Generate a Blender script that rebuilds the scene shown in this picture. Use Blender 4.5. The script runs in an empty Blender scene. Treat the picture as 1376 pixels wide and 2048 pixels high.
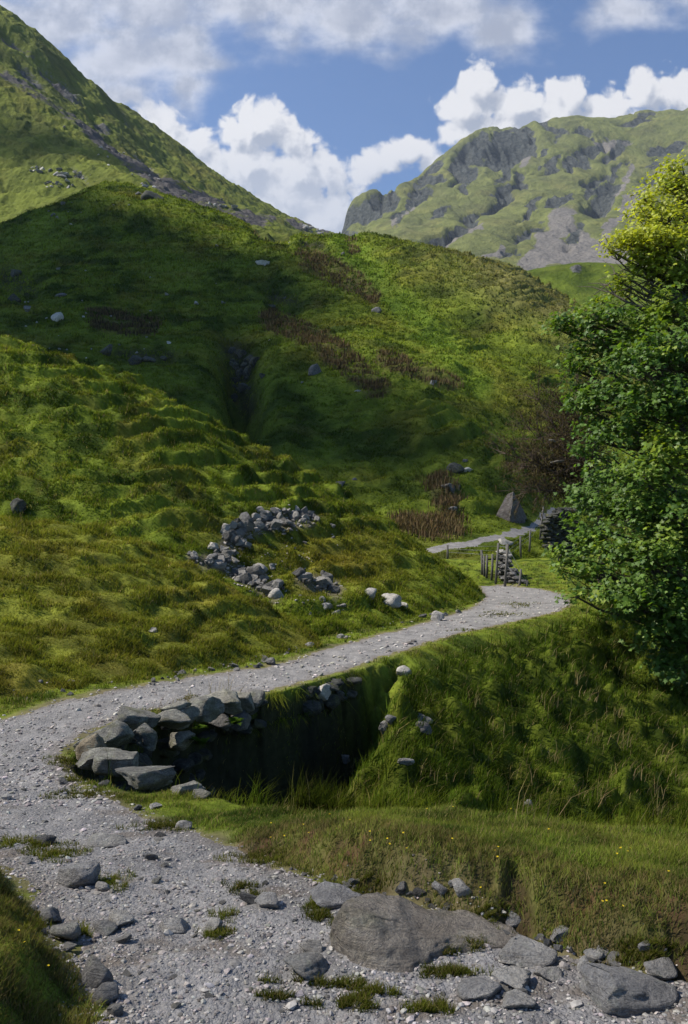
import bpy, math, random
import numpy as np
from mathutils import Vector, noise as mnoise

random.seed(7)
RNG = np.random.default_rng(11)
C = bpy.context.scene.collection
F, CX, CY, CAMZ = 1607.0, 688.0, 1024.0, 1.6


# ------------------------------------------------------------------ helpers
def P(px, py, Y):
    return ((px - CX) / F * Y, Y, CAMZ - (py - CY) / F * Y)


def tag(o, label=None, cat=None, group=None, kind=None):
    if label: o['label'] = label
    if cat: o['category'] = cat
    if group: o['group'] = group
    if kind: o['kind'] = kind
    return o


def link(name, me, parent=None):
    o = bpy.data.objects.new(name, me)
    C.objects.link(o)
    if parent: o.parent = parent
    return o


def sstep(a, b, x):
    t = np.clip((x - a) / (b - a), 0, 1)
    return t * t * (3 - 2 * t)


def _hash(ix, iy, seed):
    with np.errstate(over='ignore'):
        n = (ix.astype(np.int64).astype(np.uint32) * np.uint32(374761393)
             + iy.astype(np.int64).astype(np.uint32) * np.uint32(668265263)
             + np.uint32((seed * 1274126177) & 0xffffffff))
        n = (n ^ (n >> np.uint32(13))) * np.uint32(1274126177)
        n = (n ^ (n >> np.uint32(15))) * np.uint32(2246822519)
        return n ^ (n >> np.uint32(16))


_GA = np.random.default_rng(3).random(4096) * 2 * np.pi
_GX = np.cos(_GA).astype(np.float32); _GY = np.sin(_GA).astype(np.float32)


def perlin(x, y, seed=0):
    x = np.asarray(x); y = np.asarray(y)
    x, y = np.broadcast_arrays(x, y)
    xi = np.floor(x); yi = np.floor(y)
    xf = (x - xi).astype(np.float32); yf = (y - yi).astype(np.float32)
    u = xf * xf * xf * (xf * (xf * 6 - 15) + 10); v = yf * yf * yf * (yf * (yf * 6 - 15) + 10)
    with np.errstate(over='ignore'):
        A = xi.astype(np.int32).astype(np.uint32) * np.uint32(374761393) + np.uint32((seed * 1274126177) & 0xffffffff)
        B = yi.astype(np.int32).astype(np.uint32) * np.uint32(668265263)
        pa, pb = np.uint32(374761393), np.uint32(668265263)

        def g(n, dx, dy):
            n = (n ^ (n >> np.uint32(15))) * np.uint32(2246822519)
            n = (n ^ (n >> np.uint32(13))) * np.uint32(1274126177)
            i = (n >> np.uint32(20)).astype(np.int32)
            return _GX[i] * (xf - np.float32(dx)) + _GY[i] * (yf - np.float32(dy))
        S = A + B
        n00 = g(S, 0, 0); n10 = g(S + pa, 1, 0); n01 = g(S + pb, 0, 1); n11 = g(S + pa + pb, 1, 1)
    a = n00 + u * (n10 - n00); b = n01 + u * (n11 - n01)
    return (a + v * (b - a)) * np.float32(1.5)


def fbm(x, y, seed=0, octv=4, gain=.5):
    s = 0; a = 1; t = 0
    for i in range(octv):
        s = s + a * perlin(x * 2 ** i, y * 2 ** i, seed + i * 17); t += a; a *= gain
    return s / t * 1.4


def ridged(x, y, seed=0, octv=4):
    s = 0; a = 1; t = 0
    for i in range(octv):
        s = s + a * (1 - np.abs(perlin(x * 2 ** i, y * 2 ** i, seed + i * 31)) * 2); t += a; a *= .5
    return s / t


class TPS:
    def __init__(self, pts, lam=1e-4, scale=None):
        p = np.array(pts, float)
        self.c = p[:, :2].mean(0); self.s = scale or p[:, :2].std()
        q = (p[:, :2] - self.c) / self.s
        n = len(q)
        K = self.k(((q[:, None] - q[None]) ** 2).sum(-1)) + lam * np.eye(n)
        Q = np.c_[np.ones(n), q]
        A = np.zeros((n + 3, n + 3)); A[:n, :n] = K; A[:n, n:] = Q; A[n:, :n] = Q.T
        self.w = np.linalg.solve(A, np.r_[p[:, 2], 0, 0, 0]); self.q = q

    @staticmethod
    def k(r2):
        return .5 * r2 * np.log(r2 + 1e-12)

    def __call__(self, X, Y):
        sh = np.shape(X)
        x = ((np.ravel(X) - self.c[0]) / self.s); y = ((np.ravel(Y) - self.c[1]) / self.s)
        if len(x) > 50000: return np.concatenate([self(a, b) for a, b in zip(np.array_split(np.ravel(X), len(x) // 40000 + 1), np.array_split(np.ravel(Y), len(x) // 40000 + 1))]).reshape(sh)
        n = len(self.q)
        z = self.w[n] + self.w[n + 1] * x + self.w[n + 2] * y
        for i in range(n):
            z = z + self.w[i] * self.k((x - self.q[i, 0]) ** 2 + (y - self.q[i, 1]) ** 2)
        return z.reshape(sh)


def seg_dist(X, Y, poly):
    d = np.full(np.shape(X), 1e9)
    for (ax, ay), (bx, by) in zip(poly[:-1], poly[1:]):
        dx, dy = bx - ax, by - ay
        t = np.clip(((X - ax) * dx + (Y - ay) * dy) / (dx * dx + dy * dy + 1e-12), 0, 1)
        d = np.minimum(d, (X - ax - t * dx) ** 2 + (Y - ay - t * dy) ** 2)
    return np.sqrt(d)


def inside(X, Y, poly):
    r = np.zeros(np.shape(X), bool)
    for (ax, ay), (bx, by) in zip(poly, poly[1:] + poly[:1]):
        c = (ay > Y) != (by > Y)
        r ^= c & (X < (bx - ax) * (Y - ay) / ((by - ay) if by != ay else 1e-9) + ax)
    return r


def sdf(X, Y, poly):          # positive inside
    d = seg_dist(X, Y, poly + poly[:1])
    return np.where(inside(X, Y, poly), d, -d)


def mesh_np(name, V, faces_flat, loop_tot, mat=None, smooth=True, attrs=None, parent=None):
    """build a mesh quickly from numpy arrays; faces_flat: loop vertex indices, loop_tot: verts per face"""
    me = bpy.data.meshes.new(name)
    V = np.asarray(V, np.float32); faces_flat = np.asarray(faces_flat, np.int32).ravel()
    loop_tot = np.asarray(loop_tot, np.int32)
    me.vertices.add(len(V)); me.vertices.foreach_set('co', V.ravel())
    me.loops.add(len(faces_flat)); me.loops.foreach_set('vertex_index', faces_flat)
    me.polygons.add(len(loop_tot))
    st = np.zeros(len(loop_tot), np.int32); st[1:] = np.cumsum(loop_tot)[:-1]
    me.polygons.foreach_set('loop_start', st)
    me.polygons.foreach_set('use_smooth', np.full(len(loop_tot), smooth))
    for k, a in (attrs or {}).items():
        a = np.asarray(a, np.float32)
        if k == 'nrm':
            at = me.attributes.new(k, 'FLOAT_VECTOR', 'POINT'); at.data.foreach_set('vector', a.ravel())
        elif a.ndim == 2:
            at = me.attributes.new(k, 'FLOAT_COLOR', 'POINT')
            if a.shape[1] == 3: a = np.c_[a, np.ones(len(a), np.float32)]
            at.data.foreach_set('color', a.astype(np.float32).ravel())
        else:
            at = me.attributes.new(k, 'FLOAT', 'POINT'); at.data.foreach_set('value', a)
    me.update(calc_edges=True)
    if mat: me.materials.append(mat)
    return link(name, me, parent)


def grid_mesh(name, X, Y, Z, keep, mat, attrs=None):
    nr, nc = X.shape
    idx = np.arange(nr * nc).reshape(nr, nc)
    q = np.stack([idx[:-1, :-1], idx[:-1, 1:], idx[1:, 1:], idx[1:, :-1]], -1)[keep]
    used = np.unique(q); mp = np.full(nr * nc, -1, np.int64); mp[used] = np.arange(len(used))
    V = np.stack([X.ravel(), Y.ravel(), Z.ravel()], -1)[used]
    at = {k: np.asarray(a).reshape(nr * nc, -1)[used].squeeze() for k, a in (attrs or {}).items()}
    return mesh_np(name, V, mp[q], np.full(len(q), 4), mat, True, at)


def polar(px0, px1, nc, y0, y1, nr):
    t = np.linspace((px0 - CX) / F, (px1 - CX) / F, nc)
    r = np.geomspace(y0, y1, nr)
    return t[None, :] * r[:, None], np.repeat(r[:, None], nc, 1)


def lerp(a, b, t):
    a = np.asarray(a); b = np.asarray(b); t = np.asarray(t)
    return a + (b - a) * t[..., None]


# ------------------------------------------------------------------ materials
class NT:
    def __init__(self, tree): self.t = tree; self.n = tree.nodes; self.l = tree.links

    def node(self, typ, **kw):
        n = self.n.new(typ)
        for k, v in kw.items(): setattr(n, k, v)
        return n

    def put(self, sock, v):
        if v is None: return
        if isinstance(v, bpy.types.NodeSocket): self.l.new(v, sock)
        else: sock.default_value = v

    def m(self, op, a, b=None, c=None, clamp=False):
        n = self.node('ShaderNodeMath', operation=op, use_clamp=clamp)
        for i, v in enumerate((a, b, c)): self.put(n.inputs[i], v)
        return n.outputs[0]

    def vm(self, op, a, b=None):
        n = self.node('ShaderNodeVectorMath', operation=op)
        self.put(n.inputs[0], a); self.put(n.inputs[1], b)
        return n.outputs['Value'] if op in ('LENGTH', 'DISTANCE', 'DOT_PRODUCT') else n.outputs[0]

    def mix(self, f, a, b, blend='MIX'):
        n = self.node('ShaderNodeMix', data_type='RGBA', blend_type=blend)
        self.put(n.inputs[0], f)
        for s, v in ((n.inputs[6], a), (n.inputs[7], b)):
            if isinstance(v, tuple) and len(v) == 3: v = v + (1,)
            self.put(s, v)
        return n.outputs[2]

    def noise(self, vec, scale, detail=4, rough=.55, dist=0, lac=2, dim='3D'):
        n = self.node('ShaderNodeTexNoise', noise_dimensions=dim)
        self.put(n.inputs['Vector'], vec); n.inputs['Scale'].default_value = scale
        n.inputs['Detail'].default_value = detail; n.inputs['Roughness'].default_value = rough
        n.inputs['Distortion'].default_value = dist; n.inputs['Lacunarity'].default_value = lac
        return n.outputs[0]

    def voro(self, vec, scale, feature='F1', smooth=None, dim='3D'):
        n = self.node('ShaderNodeTexVoronoi', feature=feature, voronoi_dimensions=dim)
        self.put(n.inputs['Vector'], vec); n.inputs['Scale'].default_value = scale
        if smooth is not None: n.inputs['Smoothness'].default_value = smooth
        return n.outputs[0]

    def mr(self, v, a, b, c=0., d=1., smooth=True):
        n = self.node('ShaderNodeMapRange', interpolation_type='SMOOTHSTEP' if smooth else 'LINEAR')
        self.put(n.inputs[0], v)
        for i, x in enumerate((a, b, c, d)): n.inputs[i + 1].default_value = x
        return n.outputs[0]

    def attr(self, name, out='Color'):
        n = self.node('ShaderNodeAttribute', attribute_name=name); return n.outputs[out]

    def pos(self):
        return self.node('ShaderNodeNewGeometry').outputs['Position']


def new_mat(name):
    m = bpy.data.materials.new(name); m.use_nodes = True
    nt = NT(m.node_tree); b = nt.n['Principled BSDF']
    b.inputs['Roughness'].default_value = .9
    b.inputs['Specular IOR Level'].default_value = .2
    return m, nt, b


def bump(nt, b, h, strength=.5, dist=.02):
    n = nt.node('ShaderNodeBump'); n.inputs['Strength'].default_value = strength; n.inputs['Distance'].default_value = dist
    nt.put(n.inputs['Height'], h); nt.l.new(n.outputs[0], b.inputs['Normal'])


def mat_turf(name, sc, bstr=.6, bdist=.03):
    m, nt, b = new_mat(name)
    p = nt.pos()
    n1 = nt.noise(p, sc, 6, .65)
    col = nt.mix(1., nt.attr('col'), nt.mix(nt.mr(n1, .3, .7), (.72, .72, .7), (1.25, 1.22, 1.2)), 'MULTIPLY')
    nt.put(b.inputs['Base Color'], col)
    b.inputs['Specular IOR Level'].default_value = .05
    bump(nt, b, nt.noise(p, sc * 1.6, 6, .7), bstr, bdist)
    return m


def mat_gravel():
    m, nt, b = new_mat('gravel')
    p = nt.pos()
    v = nt.voro(p, 55); v2 = nt.voro(p, 130)
    n = nt.noise(p, 3, 6, .6); n2 = nt.noise(p, 40, 3)
    col = nt.mix(nt.mr(n, .3, .7), (.21, .198, .185), (.32, .30, .28))
    col = nt.mix(nt.mr(n2, .25, .75), nt.mix(1., col, (.62, .62, .63), 'MULTIPLY'), col)
    col = nt.mix(nt.attr('dirt', 'Fac'), col, (.135, .108, .082))
    nt.put(b.inputs['Base Color'], col)
    h = nt.m('ADD', nt.m('MULTIPLY', v, -1.), nt.m('MULTIPLY', v2, -.5))
    bump(nt, b, h, .7, .012)
    return m


def mat_rock(name, c0, c1, lichen=.35, sc=1.0, moss=0.0):
    m, nt, b = new_mat(name)
    tc = nt.node('ShaderNodeTexCoord').outputs['Object']
    oi = nt.node('ShaderNodeObjectInfo')
    p = nt.vm('ADD', tc, oi.outputs['Location'])
    n = nt.noise(p, 7 * sc, 8, .65, .4); n2 = nt.noise(p, 28 * sc, 6, .7); n3 = nt.noise(p, 14 * sc, 5, .6)
    col = nt.mix(nt.mr(n, .3, .7), c0, c1)
    col = nt.mix(1., col, nt.mix(oi.outputs['Random'], (.75, .75, .78), (1.2, 1.17, 1.12)), 'MULTIPLY')
    col = nt.mix(nt.m('MULTIPLY', nt.mr(n3, .56, .66), lichen), col, (.42, .42, .33))
    col = nt.mix(nt.m('MULTIPLY', nt.mr(n2, .56, .72), .55), col, (.07, .068, .065))
    if moss:
        col = nt.mix(nt.m('MULTIPLY', nt.mr(nt.noise(p, 5 * sc, 4), .52, .62), moss), col, (.12, .12, .03))
    nt.put(b.inputs['Base Color'], col)
    st = nt.noise(nt.vm('MULTIPLY', p, (3, 8, 34)), 1.6 * sc, 6, .65, .8)
    fine = nt.noise(p, 95 * sc, 4, .65)
    col = nt.mix(nt.mr(st, .35, .7, 0, .45), col, nt.mix(1., col, (.55, .54, .53), 'MULTIPLY'))
    col = nt.mix(1., col, nt.mix(nt.mr(fine, .3, .7), (.72, .72, .73), (1.25, 1.24, 1.2)), 'MULTIPLY')
    nt.put(b.inputs['Base Color'], col)
    h = nt.m('ADD', nt.noise(p, 12 * sc, 10, .75, .6), nt.m('ADD', nt.m('MULTIPLY', st, .5), nt.m('MULTIPLY', fine, .12)))
    bump(nt, b, h, 1., .07 / sc)
    return m


def mat_blade(name, trans=.35):
    m = bpy.data.materials.new(name); m.use_nodes = True
    nt = NT(m.node_tree); nt.n.clear()
    c = nt.attr('col')
    g = nt.node('ShaderNodeNewGeometry')
    nv = nt.vm('NORMALIZE', nt.vm('ADD', nt.vm('MULTIPLY', g.outputs['Normal'], (.5, .5, .5)), nt.attr('nrm', 'Vector')))
    d = nt.node('ShaderNodeBsdfDiffuse'); t = nt.node('ShaderNodeBsdfTranslucent')
    nt.put(d.inputs[0], c); nt.put(t.inputs[0], nt.mix(1., c, (1.15, 1.25, .7), 'MULTIPLY'))
    nt.l.new(nv, d.inputs['Normal'])
    mx = nt.node('ShaderNodeMixShader'); mx.inputs[0].default_value = trans
    nt.l.new(d.outputs[0], mx.inputs[1]); nt.l.new(t.outputs[0], mx.inputs[2])
    o = nt.node('ShaderNodeOutputMaterial'); nt.l.new(mx.outputs[0], o.inputs[0])
    return m


def mat_plain(name, c0, c1, sc=20, stretch=None):
    m, nt, b = new_mat(name)
    p = nt.node('ShaderNodeTexCoord').outputs['Object']
    if stretch: p = nt.vm('MULTIPLY', p, stretch)
    n = nt.noise(p, sc, 6, .65)
    nt.put(b.inputs['Base Color'], nt.mix(nt.mr(n, .3, .7), c0, c1))
    bump(nt, b, n, .6, .01)
    return m


def mat_far(name, sc, rock0, rock1, bdist, stripe=0.0):
    """hill face: turf colour from 'col', bare rock from 'rock', scree from 'scree'"""
    m, nt, b = new_mat(name)
    p = nt.pos()
    n1 = nt.noise(p, sc, 8, .68); n2 = nt.noise(p, sc * 4, 6, .7)
    col = nt.mix(1., nt.attr('col'), nt.mix(nt.mr(n1, .3, .7), (.70, .72, .7), (1.28, 1.22, 1.2)), 'MULTIPLY')
    rk = nt.mix(nt.mr(n2, .25, .75), rock0, rock1)
    r = nt.attr('rock', 'Fac')
    f = nt.mr(nt.m('ADD', r, nt.m('MULTIPLY', nt.m('SUBTRACT', n2, .5), .9)), .38, .62)
    col = nt.mix(f, col, rk)
    s = nt.attr('scree', 'Fac')
    sn = nt.noise(p, sc * 7, 5, .8)
    fs = nt.mr(nt.m('ADD', s, nt.m('MULTIPLY', nt.m('SUBTRACT', nt.noise(p, sc * 2.2, 7, .75), .5), 1.1)), .40, .60)
    col = nt.mix(fs, col, nt.mix(nt.mr(sn, .3, .7), nt.attr('screecol'), nt.mix(.55, nt.attr('screecol'), (.05, .045, .05))))
    nt.put(b.inputs['Base Color'], col)
    b.inputs['Specular IOR Level'].default_value = .05
    bump(nt, b, nt.m('ADD', n1, nt.m('MULTIPLY', n2, .4)), .8, bdist)
    return m
def fit_layer(px_pts, ridge, back, lam, extra=(), span=(.62, 1.35), up=0.0):
    """spline through the layer's points, its crest heights nudged until the crest stands where it should against the sky"""
    dz = np.zeros(len(ridge))
    for it in range(7):
        pts = [list(P(*a)) for a in px_pts]
        for k, i in enumerate(ridge): pts[i][2] += dz[k]
        for k, i in enumerate(ridge):
            b = back(*px_pts[i])
            if b is not None: pts.append((b[0], b[1], b[2] + dz[k]))
        t = TPS(pts + list(extra), lam)
        if it == 6: return t
        for k, i in enumerate(ridge):
            px, py, Y = px_pts[i]; yy = np.linspace(Y * span[0], Y * span[1], 160)
            top = CY - ((t((px - CX) / F * yy, yy) + up - CAMZ) / yy).max() * F
            dz[k] -= .8 * (py - top) / F * Y


# ------------------------------------------------------------------ terrain heights
PATH_PX = [(215, 2100, 2.35), (190, 2000, 2.62), (140, 1900, 3.0), (90, 1820, 3.35), (40, 1750, 3.75), (-60, 1715, 4.0), (-250, 1690, 4.3),
           (-250, 1480, 7.4), (16, 1437, 8.6), (120, 1402, 9.5), (250, 1377, 10.3), (400, 1352, 11.5), (540, 1333, 12.7),
           (640, 1303, 14.3), (760, 1270, 17), (870, 1240, 19.9), (940, 1218, 23.), (972, 1196, 26.5), (962, 1180, 29.5),
           (960, 1172, 31.5), (1010, 1170, 32.), (1080, 1177, 30.0), (1128, 1190, 27.6), (1142, 1206, 24.9),
           (1120, 1222, 22.5), (1000, 1249, 19.2), (900, 1270, 17.4), (800, 1302, 15.0), (700, 1336, 13.1), (600, 1364, 11.6),
           (540, 1380, 11.), (430, 1397, 10.3), (260, 1428, 9.1), (165, 1468, 8.1), (110, 1512, 7.25), (150, 1562, 6.45),
           (220, 1602, 5.75), (300, 1634, 5.25), (450, 1697, 4.4), (560, 1737, 3.95), (640, 1768, 3.65), (760, 1793, 3.45),
           (860, 1818, 3.3), (1000, 1868, 3.1), (1100, 1908, 2.95), (1250, 1945, 2.8), (1500, 2000, 2.6), (1500, 2200, 2.1), (1500, 2600, 1.2), (100, 2600, 1.2), (205, 2250, 1.95)]
PATH = [P(*a)[:2] for a in PATH_PX]
FAR_RIM = [P(*a)[:2] for a in [(128, 1528, 7.0), (185, 1482, 7.8), (285, 1440, 8.8), (430, 1404, 10.05), (540, 1386, 10.8), (600, 1374, 11.3), (700, 1345, 12.75),
           (800, 1314, 14.5), (900, 1283, 16.9), (1000, 1260, 18.5), (1110, 1236, 21.4), (1165, 1218, 24.4)]] + [(8.0, 28), (9.3, 33), (14, 39), (40, 42)]
NEAR_RIM = [P(*a)[:2] for a in [(128, 1528, 7.0), (160, 1556, 6.5), (255, 1578, 6.1), (420, 1595, 5.9), (560, 1618, 5.5), (700, 1640, 5.15), (900, 1656, 4.95),
           (1100, 1690, 4.6), (1400, 1722, 4.35), (2200, 1760, 4.1)]] + [(40, 3.5)]
RAVINE = FAR_RIM + [(40, 3.5)] + NEAR_RIM[::-1][1:-1]

A_PX = [a for a in PATH_PX if a[1] < 2110] + [
    (560, 1615, 5.6), (700, 1640, 5.2), (900, 1652, 5.0), (1100, 1690, 4.6), (1376, 1722, 4.35), (420, 1592, 6.0), (688, 2040, 2.55), (400, 1700, 4.35),
    (1100, 1150, 33), (900, 1128, 35)]
A_PTS = [P(*a) for a in A_PX] + [(0, 1.3, .02), (-2, 1.3, .02), (2, 1.3, .02), (15, 20, -1.2), (20, 35, -.9), (30, 12, -1.0), (-12, 10, -.5), (-14, 20, -.8), (-6, 30, -1.0), (-6, 2.5, .25), (6, 2.0, .1), (-2.2, 3.0, .1), (25, 48, .2), (-20, 45, -1.5), (4, 41, -.9), (8, 41, -.9), (12, 42, -.7), (0, 41, -1.2), (6, 47, -1.2), (12, 47, -1.2)]
tpsA = TPS(A_PTS, 3e-4)


def ravine_terms(X, Y):
    s = sdf(X, Y, RAVINE)
    df = seg_dist(X, Y, FAR_RIM); dn = seg_dist(X, Y, NEAR_RIM)
    return s, df, dn


def hA(X, Y, full=False):
    z = tpsA(X, Y)
    dp = sdf(X, Y, PATH)
    s, df, dn = ravine_terms(X, Y)
    ins = s > 0
    wob = fbm(X / .9, Y / .9, 5, 3)
    # steep wall under the track, easier grass bank further along
    xs = X - .10 * (Y - 11) + .28 * fbm(X / .8, Y / .8, 6, 3)
    w = 1 - sstep(-1.0, .9, xs)
    dfn = np.clip(df + .16 * fbm(X / .45, Y / .45, 7, 3) * sstep(0, .1, df), 0, None); steep = 3.4 * sstep(0, .34, dfn) + .5 * dfn
    easy = df * df / (df + .7) * .95
    gf = w * steep + (1 - w) * easy
    gn = dn * dn / (dn + .15) * (1.0 + 1.6 * w)
    k = .35
    g = np.minimum(gf, gn); hh = np.clip(.5 + .5 * (gn - gf) / k, 0, 1); g = gn * (1 - hh) + gf * hh - k * hh * (1 - hh)
    cap = 2.9 + .12 * np.clip(X, 0, 12) + 2.4 * w
    g = cap * (1 - np.exp(-np.clip(g, 0, 30) / cap * 1.15))
    z = z - np.where(ins, np.clip(g, 0, None), 0)
    # tussocks on the bank
    bank = sstep(.25, 1.1, np.where(ins, df, 0)) * (1 - w) * sstep(.5, 1.8, dn)
    t = perlin(X / .8 + wob * .4, Y / .55, 21)
    z = z + bank * (.19 * sstep(-.25, .4, t) + .05 * fbm(X / .3, Y / .25, 22, 3) + .28 * fbm(X / 2.2, Y / 2.2, 23, 2) + terrace(X + .6 * Y, Y - .3 * X, .75, 25, .46))
    # eroded turf bank beside the path, right foreground and left foreground
    nearR = sstep(-.9, .3, X) * (1 - sstep(4.6, 5.4, Y)) * (dp < 0) * (1 - ins)
    d = np.clip(-dp + .05 * fbm(X / .25, Y / .25, 31, 3) + .09 * fbm(X / .6, Y / .6, 32, 2), 0, 5)
    hole = sstep(.25, .6, fbm(X / .26, Y / .5, 33, 3)) * sstep(.0, .1, d) * (1 - sstep(.22, .42, d))
    z = z + nearR * (.20 * sstep(.06, .24, d) - .07 * sstep(.35, 1.0, d) - .055 * hole + .02 * fbm(X / .07, Y / .07, 34, 3) * sstep(0, .05, d) * (1 - sstep(.3, .5, d)))
    nearL = (1 - sstep(-1.05, -.75, X)) * (1 - sstep(3.6, 4.2, Y)) * (dp < 0)
    z = z + nearL * .22 * sstep(0, .35, d)
    # small undulation on turf, rough on path
    off = (dp < 0)
    z = z + off * (.03 * fbm(X / .5, Y / .5, 41, 3)) * sstep(0, .3, -dp) * (1 - bank) * sstep(-.0, .2, -np.where(ins, 1, -1) + df * 3)
    z = z + np.where(dp > 0, 1, 0) * (.022 * fbm(X / .45, Y / .45, 51, 3) * sstep(0, .2, dp) + .006 * fbm(X / .08, Y / .08, 52, 2))
    z = z + (Y > 30) * .12 * fbm(X / 2, Y / 2, 53, 3) * off
    if full: return z, dp, s, df, dn, w
    return z


M1_PX = [(16, 1030, 17), (100, 1035, 17.2), (200, 1050, 17.2), (300, 1085, 17), (400, 1135, 16.6), (480, 1175, 16.2), (560, 1215, 15.7), (620, 1250, 15.2),
         (16, 1425, 8.9), (120, 1395, 9.7), (250, 1368, 10.5), (400, 1340, 11.8), (540, 1320, 13.1), (640, 1290, 14.6),
         (16, 1330, 10.2), (150, 1310, 11.), (300, 1300, 11.8), (450, 1295, 12.9),
         (16, 1230, 12.3), (200, 1220, 12.9), (360, 1240, 13.5), (500, 1268, 14.2), (-250, 1000, 17), (-250, 1400, 9), (-250, 1200, 12.5)]
tpsM1 = fit_layer(M1_PX, list(range(8)) + [22], lambda px, py, Y: ((px - CX) / F * (Y + 3.5), Y + 3.5, P(px, py, Y)[2] - 1.6), 1e-3, up=.10)
M2_PX = [(16, 678, 30), (130, 700, 30.5), (250, 745, 31), (350, 793, 31), (450, 850, 31), (520, 890, 31), (600, 930, 30.8), (700, 988, 30.5), (780, 1040, 30), (850, 1085, 29.5),
         (920, 1130, 28.6), (970, 1170, 27.6), (990, 1197, 26.6),
         (980, 1206, 25.0), (930, 1222, 22.6), (870, 1236, 20.5), (760, 1265, 17.5), (680, 1288, 15.6), (16, 1130, 19.5), (300, 1130, 19.5), (450, 1172, 18.8), (560, 1208, 17.8),
         (16, 850, 25), (250, 900, 24.5), (450, 950, 25), (600, 1020, 25), (700, 1080, 25), (800, 1145, 24.2), (550, 1090, 21.5), (700, 1180, 20), (820, 1190, 22.5), (880, 1200, 23.2),
         (-250, 600, 30), (-250, 850, 25), (-250, 1100, 19)]
tpsM2 = fit_layer(M2_PX, list(range(12)) + [len(M2_PX) - 3], lambda px, py, Y: ((px - CX) / F * (Y + 4.5) + .8, Y + 4.5, P(px, py, Y)[2] - 2.8), 1e-3, [(6.6, 28.5, -2.6), (6.2, 31.5, -3.2), (5.6, 26.0, -2.0)], (.8, 1.2), up=.12)


def tussock(X, Y, s, seed, amp, flat=.45):
    """stepped turf: lumps wider than deep, with a steep downhill side"""
    w = fbm(X / (s * 1.6), Y / (s * 1.6), seed + 5, 2)
    t = perlin(X / s + w * .5, Y / (s * flat) + w * .6, seed)
    t2 = perlin(X / (s * .45) + 3, Y / (s * .3) + w, seed + 1)
    a = .6 + .4 * sstep(-.4, .4, fbm(X / (s * 3), Y / (s * 3), seed + 9, 2))
    return amp * a * (sstep(-.25, .22, t) * 1.0 + .35 * sstep(-.2, .3, t2) + .14 * fbm(X / (s * .2), Y / (s * .14), seed + 2, 3))


def terrace(X, Y, per, seed, amp):
    """sheep-trodden steps: level treads and steep risers on the downhill (near) side, broken along their length"""
    w = fbm(X / (per * 3.2), Y / (per * 2.2), seed, 4)
    v = Y / per + 1.5 * w + .25 * perlin(X / (per * .9), Y / per, seed + 3)
    f = v - np.floor(v)
    a = sstep(-.35, .3, fbm(X / (per * 2.2), Y / (per * 1.1), seed + 7, 3))
    return amp * a * (sstep(0, .34, f) - f)


def zterrace(z, X, Y, per, seed, amp):
    """steps along the contours"""
    w = .50 * fbm(X / (per * 10), Y / (per * 7), seed, 3) + .17 * fbm(X / (per * 2.4), Y / (per * 1.6), seed + 1, 3)
    v = z / per + 1.15 * w; f = v - np.floor(v)
    a = .25 + .75 * sstep(-.30, .25, fbm(X / (per * 4.5), Y / (per * 2.5), seed + 7, 3))
    return amp * a * (sstep(0, .36, f) - f)


def edge_fade(X, Y):
    return sstep(.0, 1.2, -sdf(X, Y, PATH))


def hM1(X, Y):
    z = tpsM1(X, Y)
    f = edge_fade(X, Y)
    return z - .12 + (tussock(X, Y, .9, 61, .07, .45) + zterrace(z, X, Y, .34, 63, .20)) * f


def hM2(X, Y):
    z = tpsM2(X, Y)
    f = edge_fade(X, Y)
    px = X / Y * F + CX; py = CY - (z - CAMZ) / Y * F
    # hollow that the stones spilled from
    hol = np.exp(-(((px - 500) / 95) ** 2 + ((py - 1110) / 70) ** 2))
    rough = .55 + .45 * (1 - sstep(560, 760, px))
    return z - .22 - .45 * hol + (tussock(X, Y, 1.3, 71, .085, .32) + zterrace(z, X, Y, .52, 73, .54)) * f * rough + .25 * fbm(X / 3.5, Y / 3.5, 77, 2) * f


M3_PX = [(870, 1085, 40), (980, 1075, 42), (1060, 1045, 48), (1100, 1022, 52), (1160, 1000, 58), (16, 930, 45), (400, 1010, 45), (600, 1060, 43), (760, 1082, 41),
         (16, 440, 150), (110, 402, 158), (175, 375, 163), (240, 363, 165), (330, 385, 165), (430, 420, 160), (500, 448, 158), (560, 463, 155), (640, 468, 152), (700, 464, 150), (780, 462, 150), (830, 470, 147), (900, 490, 142), (980, 522, 133), (1050, 552, 124), (1100, 578, 117), (1150, 606, 108), (1250, 660, 93), (1400, 760, 80), (1650, 900, 70),
         (600, 703, 75), (600, 590, 100), (780, 610, 95), (780, 720, 73), (1000, 700, 85), (1000, 830, 64), (1100, 800, 69), (860, 900, 55), (700, 900, 56), (1000, 950, 53),
         (16, 600, 92), (250, 600, 94), (250, 480, 126), (16, 510, 122), (100, 720, 70), (400, 760, 68), (-250, 500, 140), (-250, 650, 90), (-250, 900, 50)]
tpsM3 = fit_layer(M3_PX, list(range(9, 28)) + [M3_PX.index((-250, 500, 140))], lambda px, py, Y: ((px - CX) / F * (Y + 35), Y + 35, P(px, py, Y)[2] - 16), 1e-3, up=.35)
BPATH = [P(*a)[:2] for a in [(840, 1092, 39.5), (900, 1083, 40.6), (960, 1071, 42.2), (1010, 1056, 44.6), (1060, 1038, 48.), (1090, 1022, 51.5), (1110, 1008, 54), (1118, 1010, 53.6), (1096, 1030, 50.4), (1070, 1048, 47.), (1015, 1067, 43.4), (960, 1082, 41.), (900, 1091, 39.7), (850, 1096, 39.)]]


GULLIES = [((470, 710), (495, 820), 36, 5.5), ((700, 480), (740, 520), 16, .8), ((520, 468), (570, 476), 14, 1.6), ((610, 492), (645, 496), 12, 1.6), ((545, 600), (590, 606), 16, 1.6),
           ((240, 712), (340, 716), 20, 1.0), ((16, 560), (60, 580), 30, 1.2), ((630, 660), (760, 760), 26, .5), ((640, 530), (745, 590), 22, .6)]


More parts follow.
